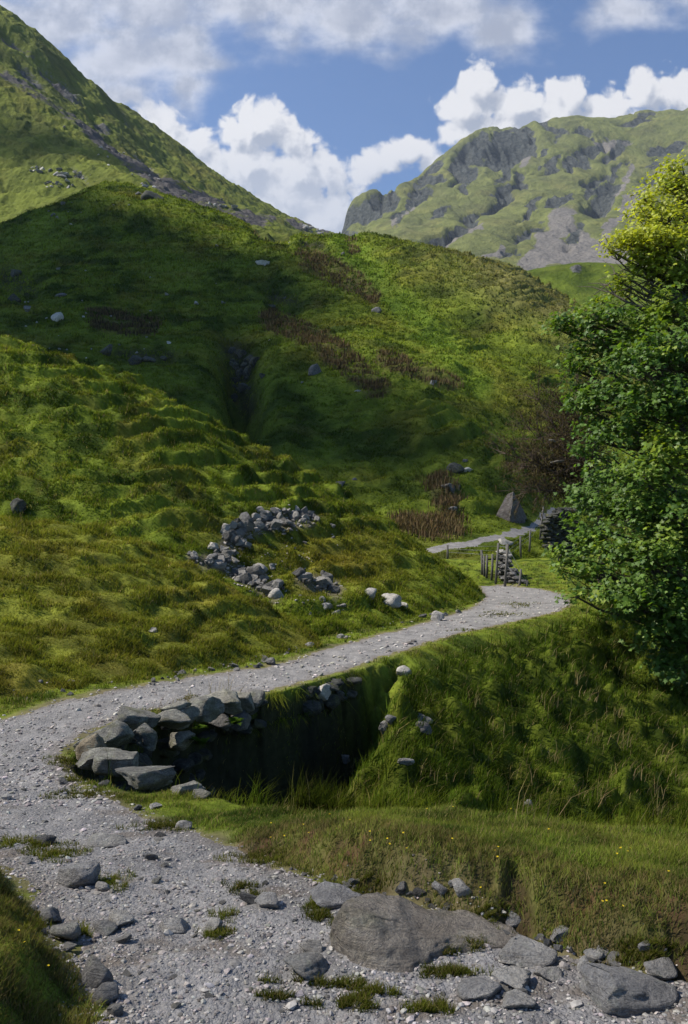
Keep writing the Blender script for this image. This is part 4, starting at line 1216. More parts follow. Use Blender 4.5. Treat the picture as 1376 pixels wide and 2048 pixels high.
def along(chain, n):
    """points spread in a band: chain of (px, py, half width)"""
    c = np.array(chain, float); L = np.hypot(*np.diff(c[:, :2], axis=0).T); cl = np.r_[0, np.cumsum(L)]
    wgt = np.interp(np.linspace(0, cl[-1], 400), cl, c[:, 2]); cdf = np.cumsum(wgt); cdf /= cdf[-1]
    t = np.interp(RNG.random(n), cdf, np.linspace(0, cl[-1], 400))
    x = np.interp(t, cl, c[:, 0]); y = np.interp(t, cl, c[:, 1]); w = np.interp(t, cl, c[:, 2])
    a = RNG.uniform(0, 6.28, n); r = np.sqrt(RNG.random(n)) * w
    return np.stack([x + r * np.cos(a), y + r * np.sin(a) * .8], -1)


HEAP = protos('rrd', 3, 3, 40) + protos('p', 3, 3, 50)
pts = np.r_[along([(624, 1042, 14), (570, 1044, 22), (520, 1052, 18)], 84), along([(520, 1048, 12), (475, 1070, 20), (455, 1085, 16)], 60), along([(490, 1070, 14), (470, 1105, 22), (440, 1125, 20)], 62), along([(375, 1115, 5), (420, 1132, 12), (455, 1130, 14)], 22), along([(470, 1150, 14), (510, 1165, 22), (550, 1190, 20)], 62)]
sz = np.clip(RNG.lognormal(2.55, .42, len(pts)), 7, 30)
scatter(pts, sz, HEAP, 'grey angular stone in the rubble spill on the grassy mound', 'stones of the rubble spill', sink=.12, name='rubble_stone', cat='rubble stone')
for i, (px, py, w, asp, k, lab) in enumerate([(513, 1162, 42, .75, 'd', 'biggest dark block in the lower rubble spill'), (516, 1146, 40, .5, 'p', 'broad pale slab behind the dark rubble block'), (421, 1134, 34, .7, 'r', 'rounded grey block at the left of the rubble spill'), (433, 1146, 38, .6, 'r', 'grey block at the lower left rim of the rubble spill'), (542, 1182, 32, .65, 'd', 'dark round stone low in the rubble spill'),
                                             (553, 1197, 36, .6, 'p', 'pale angular stone at the bottom of the rubble spill'), (424, 1100, 26, .6, 'p', 'wedge stone set apart left of the rubble spill'), (449, 1075, 26, .9, 'r', 'upright stone at the left top of the rubble spill'), (492, 1062, 38, .8, 'd', 'dark leaning slab in the top bend of the rubble spill'), (592, 1021, 18, .6, 'p', 'lone stone above the top of the rubble spill'), (545, 1140, 22, .5, 'r', 'small grey stone right of the rubble spill')]):
    place(px, py, w, asp, k, lab, seed=2100 + i, sub=3)
pts = along([(605, 1160, 12), (640, 1168, 18), (672, 1180, 12)], 22)
scatter(pts, np.clip(RNG.lognormal(2.7, .35, len(pts)), 9, 28), HEAP, 'grey stone in the small cluster below the mossy slope', 'stones of the small cluster', sink=.15, name='rubble_stone', cat='rubble stone')
for i, (px, py, w, asp, k, lab) in enumerate([(611, 1165, 30, .7, 'r', 'largest left stone of the small cluster'), (650, 1172, 34, .7, 'd', 'dark top stone of the small cluster'), (668, 1188, 26, .7, 'd', 'dark lowest stone of the small cluster')]):
    place(px, py, w, asp, k, lab, seed=2150 + i, sub=3)
# loose stones on the verge and on the mounds
pts = np.r_[along([(300, 1370, 8), (400, 1345, 16), (520, 1325, 16), (600, 1300, 10)], 62), along([(560, 1195, 10), (640, 1220, 22), (700, 1215, 14)], 24), np.stack([RNG.uniform(520, 760, 18), RNG.uniform(1060, 1160, 18)], -1), np.stack([RNG.uniform(20, 250, 16), RNG.uniform(1365, 1400, 16)], -1), along([(680, 1280, 8), (780, 1250, 8), (960, 1215, 5)], 20)]
pts = RNG.permutation(pts); vs = np.sort(np.clip(RNG.lognormal(2.0, .4, len(pts)), 4, 16))[::-1]; VERGE = (pts[50:], vs[50:]); pts = pts[:50]
scatter(pts, vs[:50], HEAP, 'small loose stone scattered in the grass by the track', 'loose stones in the verge grass')
# loose stones bigger than the gravel
n = 130
pts = np.stack([RNG.uniform(20, 1350, n), RNG.uniform(1450, 2040, n)], -1)
hp_ = hit(pts, PATH_LOW); ok = sdf(hp_[:, 0], hp_[:, 1], PATH) > .03; pts = pts[ok]
LOOSE = protos('rp', 4, 3, 70) + protos('d', 2, 3, 80)
scatter(pts, np.clip(RNG.lognormal(2.6, .38, len(pts)), 8, 34), LOOSE, 'loose angular stone lying on the gravel track', 'loose stones on the gravel', asp=(.25, .55), sink=.36, fn=PATH_LOW, tilt=.3)
pts = np.r_[along([(700, 1775, 8), (860, 1810, 14), (1000, 1862, 14), (1120, 1900, 12), (1260, 1945, 12)], 44), along([(560, 1740, 8), (700, 1780, 10)], 12), along([(900, 1985, 26), (1100, 2000, 30)], 20), along([(60, 1800, 10), (110, 1880, 16), (230, 2020, 18)], 18)]
scatter(pts, np.clip(RNG.lognormal(2.75, .38, len(pts)), 10, 36), LOOSE, 'broken stone lying at the foot of the turf bank', 'broken stones along the bank foot', asp=(.35, .7), sink=.25, fn=PATH_LOW)
# small rocks on the shaded hillside and on the fell bench
pts = np.r_[np.stack([RNG.uniform(20, 340, 34), RNG.uniform(540, 720, 34)], -1), np.stack([RNG.uniform(380, 760, 14), RNG.uniform(480, 800, 14)], -1), np.stack([RNG.uniform(40, 300, 10), RNG.uniform(400, 520, 10)], -1)]
scatter(pts, np.clip(RNG.lognormal(1.8, .4, len(pts)), 3, 12), HEAP, 'small grey rock dotted over the shaded hillside', 'small rocks on the hillside', name='rock', cat='rock')
L2f = lambda a, b: hL2(a, b)
pts = np.r_[along([(70, 340, 10), (120, 348, 10), (180, 355, 8)], 24), along([(90, 370, 8), (150, 375, 6)], 14), along([(600, 455, 8), (645, 465, 4)], 10), np.stack([RNG.uniform(60, 560, 26), 365 - 345 + RNG.uniform(0, 60, 26)], -1) * 0 + along([(120, 260, 30), (300, 360, 30), (480, 430, 16)], 26)[:26]]
h = hit(pts, L2f, 180, 800, 700)
for p, w in zip(h, np.clip(RNG.lognormal(2.15, .4, len(h)), 4, 22)):
    o = bpy.data.objects.new('rock', HEAP[RNG.integers(len(HEAP))]); C.objects.link(o); s = w / F * p[1] / 2
    o.scale = (s, s * .7, s * RNG.uniform(.35, .7)); o.rotation_euler = (0, .3, RNG.uniform(0, 6)); o.location = p
    tag(o, 'rock strewn over the steep fell bench and screes', 'rock', 'rocks on the fell')

# --- gravel and pebbles of the track: nobody could count it
def pebbles(name, pos, s, mat, label, flat=.5, col=None):
    n = len(pos); v0, f = ico(1)
    pr = []
    for k in range(8):
        r = np.random.default_rng(600 + k); v = v0[:12] if False else v0.copy()
        for _ in range(5):
            nn = r.normal(size=3); nn /= np.linalg.norm(nn); d = v @ nn - r.uniform(.45, .8); v -= np.where(d > 0, d, 0)[:, None] * nn
        pr.append(v)
    pr = np.array(pr); k = RNG.integers(8, size=n)
    a = RNG.uniform(0, 2 * np.pi, n); ca, sa = np.cos(a), np.sin(a)
    S = s[:, None] * np.stack([np.ones(n), RNG.uniform(.55, 1, n), flat * RNG.uniform(.5, 1.3, n)], -1)
    v = pr[k] * S[:, None, :]
    tl = RNG.normal(0, .22, n)[:, None]
    x = v[..., 0] * ca[:, None] - v[..., 1] * sa[:, None]; y = v[..., 0] * sa[:, None] + v[..., 1] * ca[:, None]; z = v[..., 2] + tl * x
    V = np.stack([x, y, z], -1) + pos[:, None, :]
    nv = V.shape[1]; fl = (f[None] + (np.arange(n) * nv)[:, None, None]).reshape(-1)
    c = np.repeat(col, nv, 0)
    g = mesh_np(name, V.reshape(-1, 3), fl, np.full(n * len(f), 3), mat, False, {'col': c}); tag(g, label, name, kind='stuff')


m, nt, b = new_mat('pebble'); nz = nt.noise(nt.pos(), 60, 4)
nt.put(b.inputs['Base Color'], nt.mix(1., nt.attr('col'), nt.mix(nt.mr(nz, .3, .7), (.75, .75, .75), (1.15, 1.15, 1.15)), 'MULTIPLY')); M_PEB = m
Bp, Sp = [], []
for n, y0, y1, smin, sl in ((26000, 2.2, 5.5, .004, .45), (15000, 5.5, 12, .009, .4), (7000, 12, 34, .02, .35)):
    x, y, px = sample_layer(n, -60, 1440, y0, y1)
    z, dp, s_ = GR['A'].get(x, y, 'z', 'dp', 's')
    near_edge = (dp < 0) & (dp > -.13) & (RNG.random(n) < .6 * (1 + dp / .13)) & (s_ < 0)
    m_ = ((dp > 0) & (RNG.random(n) < .55 + .45 * sstep(-.2, .3, fbm(x / .5, y / .5, 501, 3)))) | near_edge
    x, y, z = x[m_], y[m_], z[m_]; s = np.clip(RNG.lognormal(np.log(smin * 1.7), sl, len(x)), smin, smin * 7)
    Bp.append(np.stack([x, y, z + s * .12], -1)); Sp.append(s)
pts = np.r_[along([(624, 1045, 18), (570, 1048, 26), (520, 1055, 20), (475, 1075, 26), (455, 1095, 24)], 260), along([(490, 1070, 18), (470, 1110, 30), (445, 1125, 26), (500, 1165, 32), (555, 1190, 24)], 300), along([(600, 1160, 16), (680, 1180, 16)], 60), along([(540, 1110, 30), (640, 1130, 30)], 40)]
h = hit(pts); Bp.append(h); Sp.append(np.clip(RNG.lognormal(1.75, .45, len(h)), 3, 14) / F * h[:, 1] / 2)
h = hit(VERGE[0]); Bp.append(h); Sp.append(VERGE[1] / F * h[:, 1] / 2)
n = len(np.concatenate(Sp))
pc = np.array((.315, .283, .25)) * np.clip(RNG.normal(1, .34, (n, 1)), .35, 1.9) * RNG.uniform(.95, 1.05, (n, 3))
pebbles('gravel', np.concatenate(Bp), np.concatenate(Sp), M_PEB, 'grey slate gravel covering the track', .5, pc)
# ------------------------------------------------------------------ dry stone walls
def wall_mesh(stones, mat, name, parent, sub=2):
    V, fl, n = [], [], 0
    for i, (c, s, rz, sd_) in enumerate(stones):
        v, f = rock_verts(3000 + sd_ % 24, sub, 10, .07, .5, .85)
        v = v * np.array(s); ca, sa = math.cos(rz), math.sin(rz)
        v = np.stack([v[:, 0] * ca - v[:, 1] * sa, v[:, 0] * sa + v[:, 1] * ca, v[:, 2]], -1) + np.array(c)
        V.append(v); fl.append((f + n).ravel()); n += len(v)
    fl = np.concatenate(fl)
    return mesh_np(name, np.concatenate(V), fl, np.full(len(fl) // 3, 3), mat, False, None, parent)


def run(pts, step):
    p = np.array(pts, float); L = np.r_[0, np.cumsum(np.hypot(*np.diff(p[:, :2], axis=0).T))]
    t = np.arange(0, L[-1], step); return np.stack([np.interp(t, L, p[:, k]) for k in range(p.shape[1])], -1)


# the wall that holds up the track above the gully
w1 = bpy.data.objects.new('dry_stone_wall', None); C.objects.link(w1); w1.location = (0, 0, 0)
tag(w1, 'mossy dry stone retaining wall around the dark gully by the track', 'wall')
S = []
for row in range(9):
    for (x, y) in run([q for q in FAR_RIM[:7]], .24):
        if RNG.random() < (.10 if row < 2 else .45 + .06 * row) + (.45 if x > -1.75 and row > 0 else .5 if x > -1.3 else 0): continue
        zt = tpsA(np.array([x]), np.array([y]))[0]
        s = np.array([RNG.uniform(.07, .22), RNG.uniform(.12, .18), RNG.uniform(.05, .14)])
        o = -.02 - .035 * row
        S.append(((x + RNG.uniform(-.08, .08) - o * .5 * 1.2, y + o + RNG.uniform(-.04, .05), zt - .10 - .235 * row + RNG.uniform(-.03, .03)), s, RNG.uniform(-.2, .6), int(RNG.integers(1000))))
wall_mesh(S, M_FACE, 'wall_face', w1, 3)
# coping stones, each laid on the wall head: px, py, depth, width px, height px, kind, label
COP = [(208, 1478, 7.55, 118, 66, 'w', 'dark lichen spotted block'), (278, 1437, 8.25, 84, 42, 'w', 'dark tilted block'), (180, 1494, 7.05, 58, 50, 'o', 'ochre lichen stone'), (205, 1518, 6.75, 108, 42, 'w', 'pale slab'), (234, 1528, 6.55, 96, 44, 'w', 'rounded pale slab'), (290, 1553, 6.22, 122, 40, 'w', 'long pale slab'), (376, 1577, 5.98, 70, 26, 'w', 'flat end slab'), (405, 1588, 5.9, 40, 16, 'w', None),
       (286, 1474, 7.75, 64, 50, 'w', 'cracked stone'), (352, 1419, 8.95, 62, 30, 'w', None), (345, 1440, 8.7, 80, 34, 'w', None), (372, 1434, 8.95, 60, 40, 'w', None), (412, 1417, 9.35, 66, 44, 'w', None), (448, 1402, 9.8, 84, 44, 'w', 'pale topped block'), (484, 1404, 10.1, 56, 40, 'w', None), (512, 1398, 10.35, 40, 32, 'w', None), (364, 1482, 8.9, 56, 36, 'w', None),
       (642, 1386, 11.75, 44, 32, 'p', 'pale end stone'), (676, 1392, 12.2, 30, 24, 'd', None), (440, 1445, 9.7, 46, 30, 'd', None), (478, 1440, 9.95, 50, 34, 'd', None)]
for i, (px, py, y, w, h, k, lab) in enumerate(COP):
    s = w / F * y / 2
    o = stone('coping_stone', (s, min(s, .32) * .85, h / F * y / 2 * 1.12), MATS[k], 3300 + i, 4 if w > 55 else 3, cuts=11, rough=.085)
    o.location = P(px, py, y); o.rotation_euler = (random.uniform(-.12, .12), random.uniform(-.1, .1), random.uniform(-.25, .25)); o.parent = w1
    if lab: o['label'] = lab

# ruined wall end below the far track
w2 = bpy.data.objects.new('dry_stone_wall', None); C.objects.link(w2)
tag(w2, 'ruined dry stone wall end among leaning posts beyond the bend', 'wall')
S = []
for (px, top, y) in [(1004, 1108, 33.2), (1010, 1112, 32.9), (1016, 1122, 32.6), (1022, 1134, 32.3), (1030, 1146, 32.), (1040, 1156, 31.8), (1048, 1160, 31.6)]:
    zt = P(px, top, y)[2]; zb = P(px, 1172, y)[2]
    for z in np.arange(zb, zt, .16):
        for k in range(3):
            x = P(px, 0, y)[0] + RNG.uniform(-.12, .12)
            S.append(((x, y + RNG.uniform(-.15, .35), z + RNG.uniform(-.03, .03)), np.array([RNG.uniform(.1, .2), RNG.uniform(.12, .2), RNG.uniform(.06, .1)]), RNG.uniform(-.4, .4), int(RNG.integers(1000))))
wall_mesh(S, M_DARK, 'wall_face', w2)
S = [(P(1006, 1105, 33.2), np.array([.26, .24, .09]), .1, 5), (P(1016, 1112, 32.8), np.array([.2, .2, .1]), .3, 9)]
wall_mesh(S, M_ROCK, 'coping_stone', w2, 3)
# wall stub beside the sycamore, tree shadow put into its stone colour
w3 = bpy.data.objects.new('dry_stone_wall', None); C.objects.link(w3)
tag(w3, 'broken dark dry stone wall stub between the far track and the sycamore', 'wall')
S = []
for px in np.arange(1092, 1150, 5.5):
    y = 41 + (px - 1088) * .03; top = np.interp(px, [1088, 1100, 1120, 1175], [1040, 1026, 1016, 1012]) + RNG.uniform(-4, 4); bot = np.interp(px, [1088, 1130, 1175], [1078, 1096, 1110])
    zt = P(px, top, y)[2]; zb = P(px, bot, y)[2] - .3
    for z in np.arange(zb, zt, .2):
        for k in range(2):
            S.append(((P(px, 0, y)[0] + RNG.uniform(-.15, .15), y + RNG.uniform(-.25, .3), z), np.array([RNG.uniform(.14, .26), RNG.uniform(.15, .25), RNG.uniform(.08, .13)]), RNG.uniform(-.4, .4), int(RNG.integers(1000))))
wall_mesh(S, M_FACE, 'wall_face', w3)

# ------------------------------------------------------------------ post and wire fence
M_POST = mat_plain('weathered_post', (.06, .056, .05), (.15, .14, .125), 30, (4, 4, .6))
mw, nt, b = new_mat('fence_wire'); b.inputs['Base Color'].default_value = (.25, .25, .26, 1); b.inputs['Metallic'].default_value = .7; b.inputs['Roughness'].default_value = .5


def tube(pts, rad, ns=6):
    pts = np.asarray(pts, float); n = len(pts); rad = np.broadcast_to(rad, n)
    d = np.gradient(pts, axis=0); d /= np.linalg.norm(d, axis=1, keepdims=True) + 1e-12
    ref = np.where(np.abs(d[:, 2:]) > .9, (1, 0, 0), (0, 0, 1)); u = np.cross(d, ref); u /= np.linalg.norm(u, axis=1, keepdims=True); v = np.cross(d, u)
    a = np.linspace(0, 2 * np.pi, ns, endpoint=False)
    V = (pts[:, None] + rad[:, None, None] * (np.cos(a)[None, :, None] * u[:, None] + np.sin(a)[None, :, None] * v[:, None])).reshape(-1, 3)
    i = np.arange(n - 1)[:, None] * ns; k = np.arange(ns)[None]; k2 = (k + 1) % ns
    f = np.stack([i + k, i + k2, i + ns + k2, i + ns + k], -1).reshape(-1, 4)
    return V, f


def tubes_mesh(name, lst, mat, parent=None, caps=True, attrs=None):
    V, fl, tot, n = [], [], [], 0
    for pts, rad, ns in lst:
        v, f = tube(pts, rad, ns); V.append(v); fl.append((f + n).ravel()); tot.append(np.full(len(f), 4))
        if caps:
            fl.append(np.arange(ns)[::-1] + n); fl.append(np.arange(ns) + n + len(v) - ns); tot.append(np.array([ns, ns]))
        n += len(v)
    return mesh_np(name, np.concatenate(V), np.concatenate(fl), np.concatenate(tot), mat, True, None, parent)


def fence(label, posts, wires=True):
    e = bpy.data.objects.new('wire_fence', None); C.objects.link(e); tag(e, label, 'fence')
    tops = []
    for (bx, by, tx, ty, y) in posts:
        b = np.array(P(bx, by, y)); b[2] -= .25; t = np.array(P(tx, ty, y))
        mid = (b + t) / 2 + np.array([RNG.uniform(-.015, .015), 0, 0])
        tubes_mesh('post', [(np.array([b, mid, t]), np.array([.052, .05, .045]), 8)], M_POST, e)
        tops.append((b, t))
    if wires:
        L = []
        for k in (.93, .74, .56):
            pts = [b + (t - b) * k for b, t in tops]
            L.append((np.array(pts), .006, 4))
        tubes_mesh('wire', L, mw, e)
fence('post and wire fence leaning around the ruined wall beyond the bend', [(964, 1142, 963, 1100, 33.5), (969, 1146, 968, 1112, 33.3), (973, 1147, 974, 1110, 33.1), (983, 1150, 985, 1108, 32.8), (991, 1164, 997, 1086, 32.2), (1009, 1172, 1016, 1088, 31.6), (1037, 1174, 1042, 1138, 31.2), (1053, 1172, 1054, 1160, 31.2)])
fence('sparse fence posts on the slope under the far track', [(895, 1112, 895, 1090, 38.2), (1016, 1130, 1013, 1089, 35.5), (1042, 1105, 1041, 1072, 38.8), (1059, 1093, 1060, 1060, 40.), (1080, 1070, 1087, 1012, 41.5)], True)
# ------------------------------------------------------------------ trees
M_BARK = mat_plain('sycamore_bark', (.045, .036, .028), (.13, .11, .09), 9, (3, 3, .6))
M_TWIG = mat_plain('brown_twig', (.045, .030, .022), (.11, .08, .06), 12)


def mat_leaf():
    m = bpy.data.materials.new('sycamore_leaf'); m.use_nodes = True
    nt = NT(m.node_tree); b = nt.n['Principled BSDF']; c = nt.attr('col')
    nt.put(b.inputs['Base Color'], c); b.inputs['Roughness'].default_value = .5; b.inputs['Specular IOR Level'].default_value = .3
    t = nt.node('ShaderNodeBsdfTranslucent'); nt.put(t.inputs[0], nt.mix(1., c, (1.7, 1.7, .6), 'MULTIPLY'))
    mx = nt.node('ShaderNodeMixShader'); mx.inputs[0].default_value = .38
    nt.l.new(b.outputs[0], mx.inputs[1]); nt.l.new(t.outputs[0], mx.inputs[2]); nt.l.new(mx.outputs[0], nt.n['Material Output'].inputs[0])
    return m


M_LEAF = mat_leaf()
LEAF = np.array([(0, 0), (.10, .06), (.42, .02), (.30, .22), (.52, .46), (.24, .46), (.16, .62), (0, .95), (-.16, .62), (-.24, .46), (-.52, .46), (-.30, .22), (-.42, .02), (-.10, .06)])


def leaves(name, pos, size, nrm, col, parent):
    n = len(pos); nrm = nrm / np.linalg.norm(nrm, axis=1, keepdims=True)
    r = RNG.normal(size=(n, 3)); u = np.cross(nrm, r); u /= np.linalg.norm(u, axis=1, keepdims=True); v = np.cross(nrm, u)
    k = len(LEAF)
    fold = -.25 * np.abs(LEAF[:, 0]) - .18 * LEAF[:, 1] ** 2
    V = pos[:, None] + size[:, None, None] * (LEAF[None, :, 0:1] * u[:, None] + LEAF[None, :, 1:2] * v[:, None] + fold[None, :, None] * nrm[:, None])
    return mesh_np(name, V.reshape(-1, 3), np.arange(n * k), np.full(n, k), M_LEAF, False, {'col': np.repeat(col, k, 0)}, parent)


syc = bpy.data.objects.new('sycamore_tree', None); C.objects.link(syc)
TB = np.array([10.6, 20.5, -5.2]); syc.location = TB
tag(syc, 'leafy sycamore with yellow green top growing from the ravine', 'tree')
# lobes of the crown: px, py, depth, radius px, tint (0 deep green, 1 yellow)
LOBES = [(1108, 655, 20, 14, .15), (1125, 640, 19.9, 17, .15), (1165, 625, 20, 18, .3), (1205, 605, 20.1, 20, .35), (1138, 735, 19.8, 16, .12), (1145, 805, 19.6, 20, .1), (1160, 775, 19.7, 16, .1), (1165, 905, 19.4, 18, .1), (1158, 990, 19.4, 20, .15), (1150, 1045, 19.3, 14, .15), (1122, 1110, 19.2, 16, .2), (1118, 1140, 19.2, 13, .3), (1155, 1195, 18.9, 20, .2), (1235, 475, 19.7, 18, .95), (1228, 505, 19.7, 14, .9), (1290, 400, 20, 20, 1.), (1345, 340, 20.3, 18, .9), (1240, 565, 20, 14, .6), (1342, 375, 20.3, 44, .85), (1385, 400, 20.8, 60, .8), (1310, 440, 20, 48, 1.), (1265, 490, 19.6, 44, 1.), (1325, 490, 19.4, 52, .95), (1380, 480, 21, 70, .7), (1300, 540, 19.8, 44, .55), (1370, 560, 19.6, 60, .45), (1420, 520, 21, 90, .5),
         (1345, 630, 19.4, 56, .38), (1292, 660, 19.2, 44, .32), (1222, 640, 19.6, 46, .12), (1180, 650, 19.8, 38, .12), (1140, 662, 20, 26, .10), (1250, 590, 20.2, 24, .7), (1222, 700, 19.4, 52, .10), (1290, 730, 18.8, 66, .08), (1370, 720, 19, 70, .12), (1175, 735, 19.7, 34, .1), (1160, 700, 20, 22, .1),
         (1230, 790, 19.2, 58, .05), (1310, 820, 18.6, 72, .05), (1180, 815, 19.6, 36, .08), (1390, 830, 19.2, 80, .1), (1190, 860, 19.4, 44, .06), (1250, 880, 19, 56, .05), (1340, 920, 18.2, 66, .4), (1290, 960, 18.4, 60, .2), (1390, 900, 18.8, 70, .42),
         (1225, 960, 19.2, 46, .1), (1195, 1010, 19.3, 44, .12), (1260, 1040, 18.6, 66, .12), (1345, 1030, 18.2, 74, .18), (1180, 1085, 19, 44, .1), (1240, 1110, 18.4, 62, .15), (1320, 1120, 18, 72, .2), (1150, 1130, 19.2, 30, .2), (1185, 1150, 18.8, 42, .25), (1390, 1100, 18.6, 80, .15),
         (1220, 1195, 18.4, 44, .2), (1290, 1200, 18, 62, .15), (1365, 1210, 18.2, 70, .1), (1250, 1235, 18.6, 30, .15), (1330, 1270, 18.2, 56, .08), (1385, 1290, 18.6, 66, .05), (1350, 1335, 18.6, 44, .05), (1330, 1330, 18.8, 30, .05), (1400, 1370, 19, 44, .05), (1480, 700, 22, 200, .2), (1500, 1000, 22, 230, .1), (1450, 1200, 21, 150, .1),
         (1290, 760, 21.5, 120, .05), (1320, 1000, 21.2, 140, .05), (1290, 1150, 20.6, 90, .05)]
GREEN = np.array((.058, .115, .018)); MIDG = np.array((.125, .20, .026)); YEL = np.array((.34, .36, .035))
LP, LN, LS, LC = [], [], [], []
limbs = []
for (px, py, y, r, t) in LOBES:
    r = r * (.84 if px < 1260 else 1); c = np.array(P(px, py, y)); R = r / F * y
    vis = px < 1430 and r < 85
    ncl = int(max(5, (r / 44) ** 2 * (22 if vis else 11) * (1.7 if t > .5 else 1)))
    d = RNG.normal(size=(ncl, 3)); d /= np.linalg.norm(d, axis=1, keepdims=True)
    d[:, 2] = np.where(d[:, 2] < -.35, -d[:, 2] * .5, d[:, 2])
    cp = c + d * R * RNG.uniform(.4, 1.32, (ncl, 1)) * np.array([1, .95, .92])
    tt = np.clip(t + RNG.normal(0, .12, ncl), 0, 1)
    # a limb to the lobe and twigs to its leaf clusters
    trunk_z = np.clip(c[2] - 1.5 - .35 * abs(c[0] - TB[0]), -3.5, 8.5); a = np.array([TB[0] + .03 * (trunk_z + 5), TB[1], trunk_z])
    mid = (a + c) / 2 + np.array([0, 0, .25 * np.linalg.norm(c - a) * .5]) + RNG.normal(0, .15, 3)
    if vis or r < 130:
        q = np.linspace(0, 1, 9)[:, None]; cur = (1 - q) ** 2 * a + 2 * q * (1 - q) * mid + q * q * c
        cur[1:-1] += RNG.normal(0, .06, (7, 3))
        limbs.append((cur, np.linspace(.085, .022, 9) * (.8 + .01 * r), 6))
        for p_ in cp[:: 2 if vis else 3]:
            q0 = cur[RNG.integers(5, 9)]; m_ = (q0 + p_) / 2 + RNG.normal(0, .09, 3)
            limbs.append((np.array([q0, (q0 + m_) / 2 + RNG.normal(0, .03, 3), m_, p_]), np.array([.020, .016, .012, .005]), 4))
    for p_, tk in zip(cp, tt):
        nl = int(RNG.integers(15, 28)) if vis else 16
        o = RNG.normal(0, .15 if vis else .3, (nl, 3)) * np.array([1, 1, .62])
        LP.append(p_ + o)
        nn = RNG.normal(0, .55, (nl, 3)) + np.array([-.25, -.25, .95]) + .35 * (p_ - c) / (R + 1e-6); LN.append(nn)
        LS.append(RNG.uniform(.075, .165, nl) * (.8 if tk > .6 else 1))
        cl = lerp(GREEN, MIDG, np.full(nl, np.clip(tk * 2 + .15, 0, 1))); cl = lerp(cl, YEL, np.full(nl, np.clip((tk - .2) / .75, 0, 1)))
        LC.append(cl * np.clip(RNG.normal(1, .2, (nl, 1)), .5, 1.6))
LP, LN, LS, LC = (np.concatenate(q) for q in (LP, LN, LS, LC))
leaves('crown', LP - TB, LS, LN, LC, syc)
tr = [(np.array([TB + (0, 0, -.3), TB + (.1, 0, 2), TB + (.25, .1, 5), TB + (.4, 0, 9), TB + (.5, .1, 12.5)]), np.array([.52, .44, .36, .24, .08]), 14)]
tr = [(p - TB, r, n) for p, r, n in tr]
tubes_mesh('trunk', tr, M_BARK, syc)
# a few bare branches that show against the far knoll
for pts in [[(1400, 610), (1360, 590), (1300, 560), (1262, 545), (1236, 520)], [(1400, 610), (1340, 600), (1300, 585), (1262, 560), (1230, 548)], [(1380, 600), (1330, 612), (1290, 600), (1262, 585)], [(1370, 600), (1300, 620), (1255, 605), (1230, 590), (1215, 570)], [(1390, 540), (1350, 510), (1310, 480), (1290, 455)], [(1360, 600), (1310, 575), (1280, 530), (1270, 500)], [(1400, 560), (1350, 550), (1320, 520), (1318, 480)]]:
    p = np.array([P(a, b, 19.7 + .1 * i) for i, (a, b) in enumerate(pts)]); limbs.append((p, np.linspace(.06, .012, len(p)), 6))
    for j in range(14):
        i = RNG.integers(1, len(p)); q0 = p[i]; e = q0 + RNG.normal(0, .38, 3) + (-.2, 0, .15); limbs.append((np.array([q0, (q0 + e) / 2 + RNG.normal(0, .05, 3), e]), np.array([.016, .011, .004]), 4))
tubes_mesh('limb', [(p - TB, r, n) for p, r, n in limbs], M_BARK, syc, False)

# brown twiggy tree leaning in front of the hillside
th = bpy.data.objects.new('bare_tree', None); C.objects.link(th); b0 = np.array(P(1200, 985, 30)); b0 = np.array([b0[0], 30, ground_h(np.array([b0[0]]), np.array([30.]))[0] - .2]); th.location = b0
tag(th, 'brown twiggy tree leaning out left of the sycamore over the far track', 'tree')
TW = []
NP_, NC_ = [], []
fork = np.array(P(1190, 965, 30))
TW.append((np.array([b0, (b0 + fork) / 2 + (.2, 0, 0), fork]), np.array([.16, .13, .10]), 8))
tips = [(1078, 800), (1108, 782), (1095, 840), (1060, 860), (1012, 908), (1040, 905), (1075, 915), (1130, 815), (1150, 770), (1120, 870), (1090, 950), (1050, 985), (1120, 980), (1160, 840), (1100, 890), (1030, 925), (1150, 920), (1080, 985), (1175, 790), (1190, 830), (1140, 950)]
for k, (a, b) in enumerate(tips):
    e = np.array(P(a, b, 30 + RNG.uniform(-1.2, 1.2))); m_ = (fork + e) / 2 + RNG.normal(0, .15, 3) + (0, 0, -.12)
    q = np.linspace(0, 1, 8)[:, None]; cur = (1 - q) ** 2 * fork + 2 * q * (1 - q) * m_ + q * q * e; cur[1:-1] += RNG.normal(0, .04, (6, 3))
    TW.append((cur, np.linspace(.055, .014, 8), 5))
    for j in range(26):
        i = RNG.integers(2, 8); q0 = cur[i]; d = (cur[min(i, 7)] - cur[i - 1]); d = d / np.linalg.norm(d) * .3 + RNG.normal(0, .30, 3) + (0, 0, .12)
        e2 = q0 + d; TW.append((np.array([q0, (q0 + e2) / 2 + RNG.normal(0, .04, 3), e2]), np.array([.016, .012, .006]), 3))
        for s in range(5):
            e3 = e2 + RNG.normal(0, .17, 3) + d * .25; st_ = q0 + (e2 - q0) * RNG.uniform(.3, 1); TW.append((np.array([st_, e3]), np.array([.009, .005]), 3))
            nn = 5; NP_.append(e3 + RNG.normal(0, .07, (nn, 3))); NC_.append(np.array((.060, .050, .022)) * RNG.uniform(.5, 1.5, (nn, 1)))
tubes_mesh('branches', [(p - b0, r, n) for p, r, n in TW], M_TWIG, th, False)
NP_ = np.concatenate(NP_) - b0; NC_ = np.concatenate(NC_)
g = blades('foliage', NP_, RNG.uniform(.07, .16, len(NP_)), np.full(len(NP_), .03), NC_, M_DRY, 1.0, None, th)
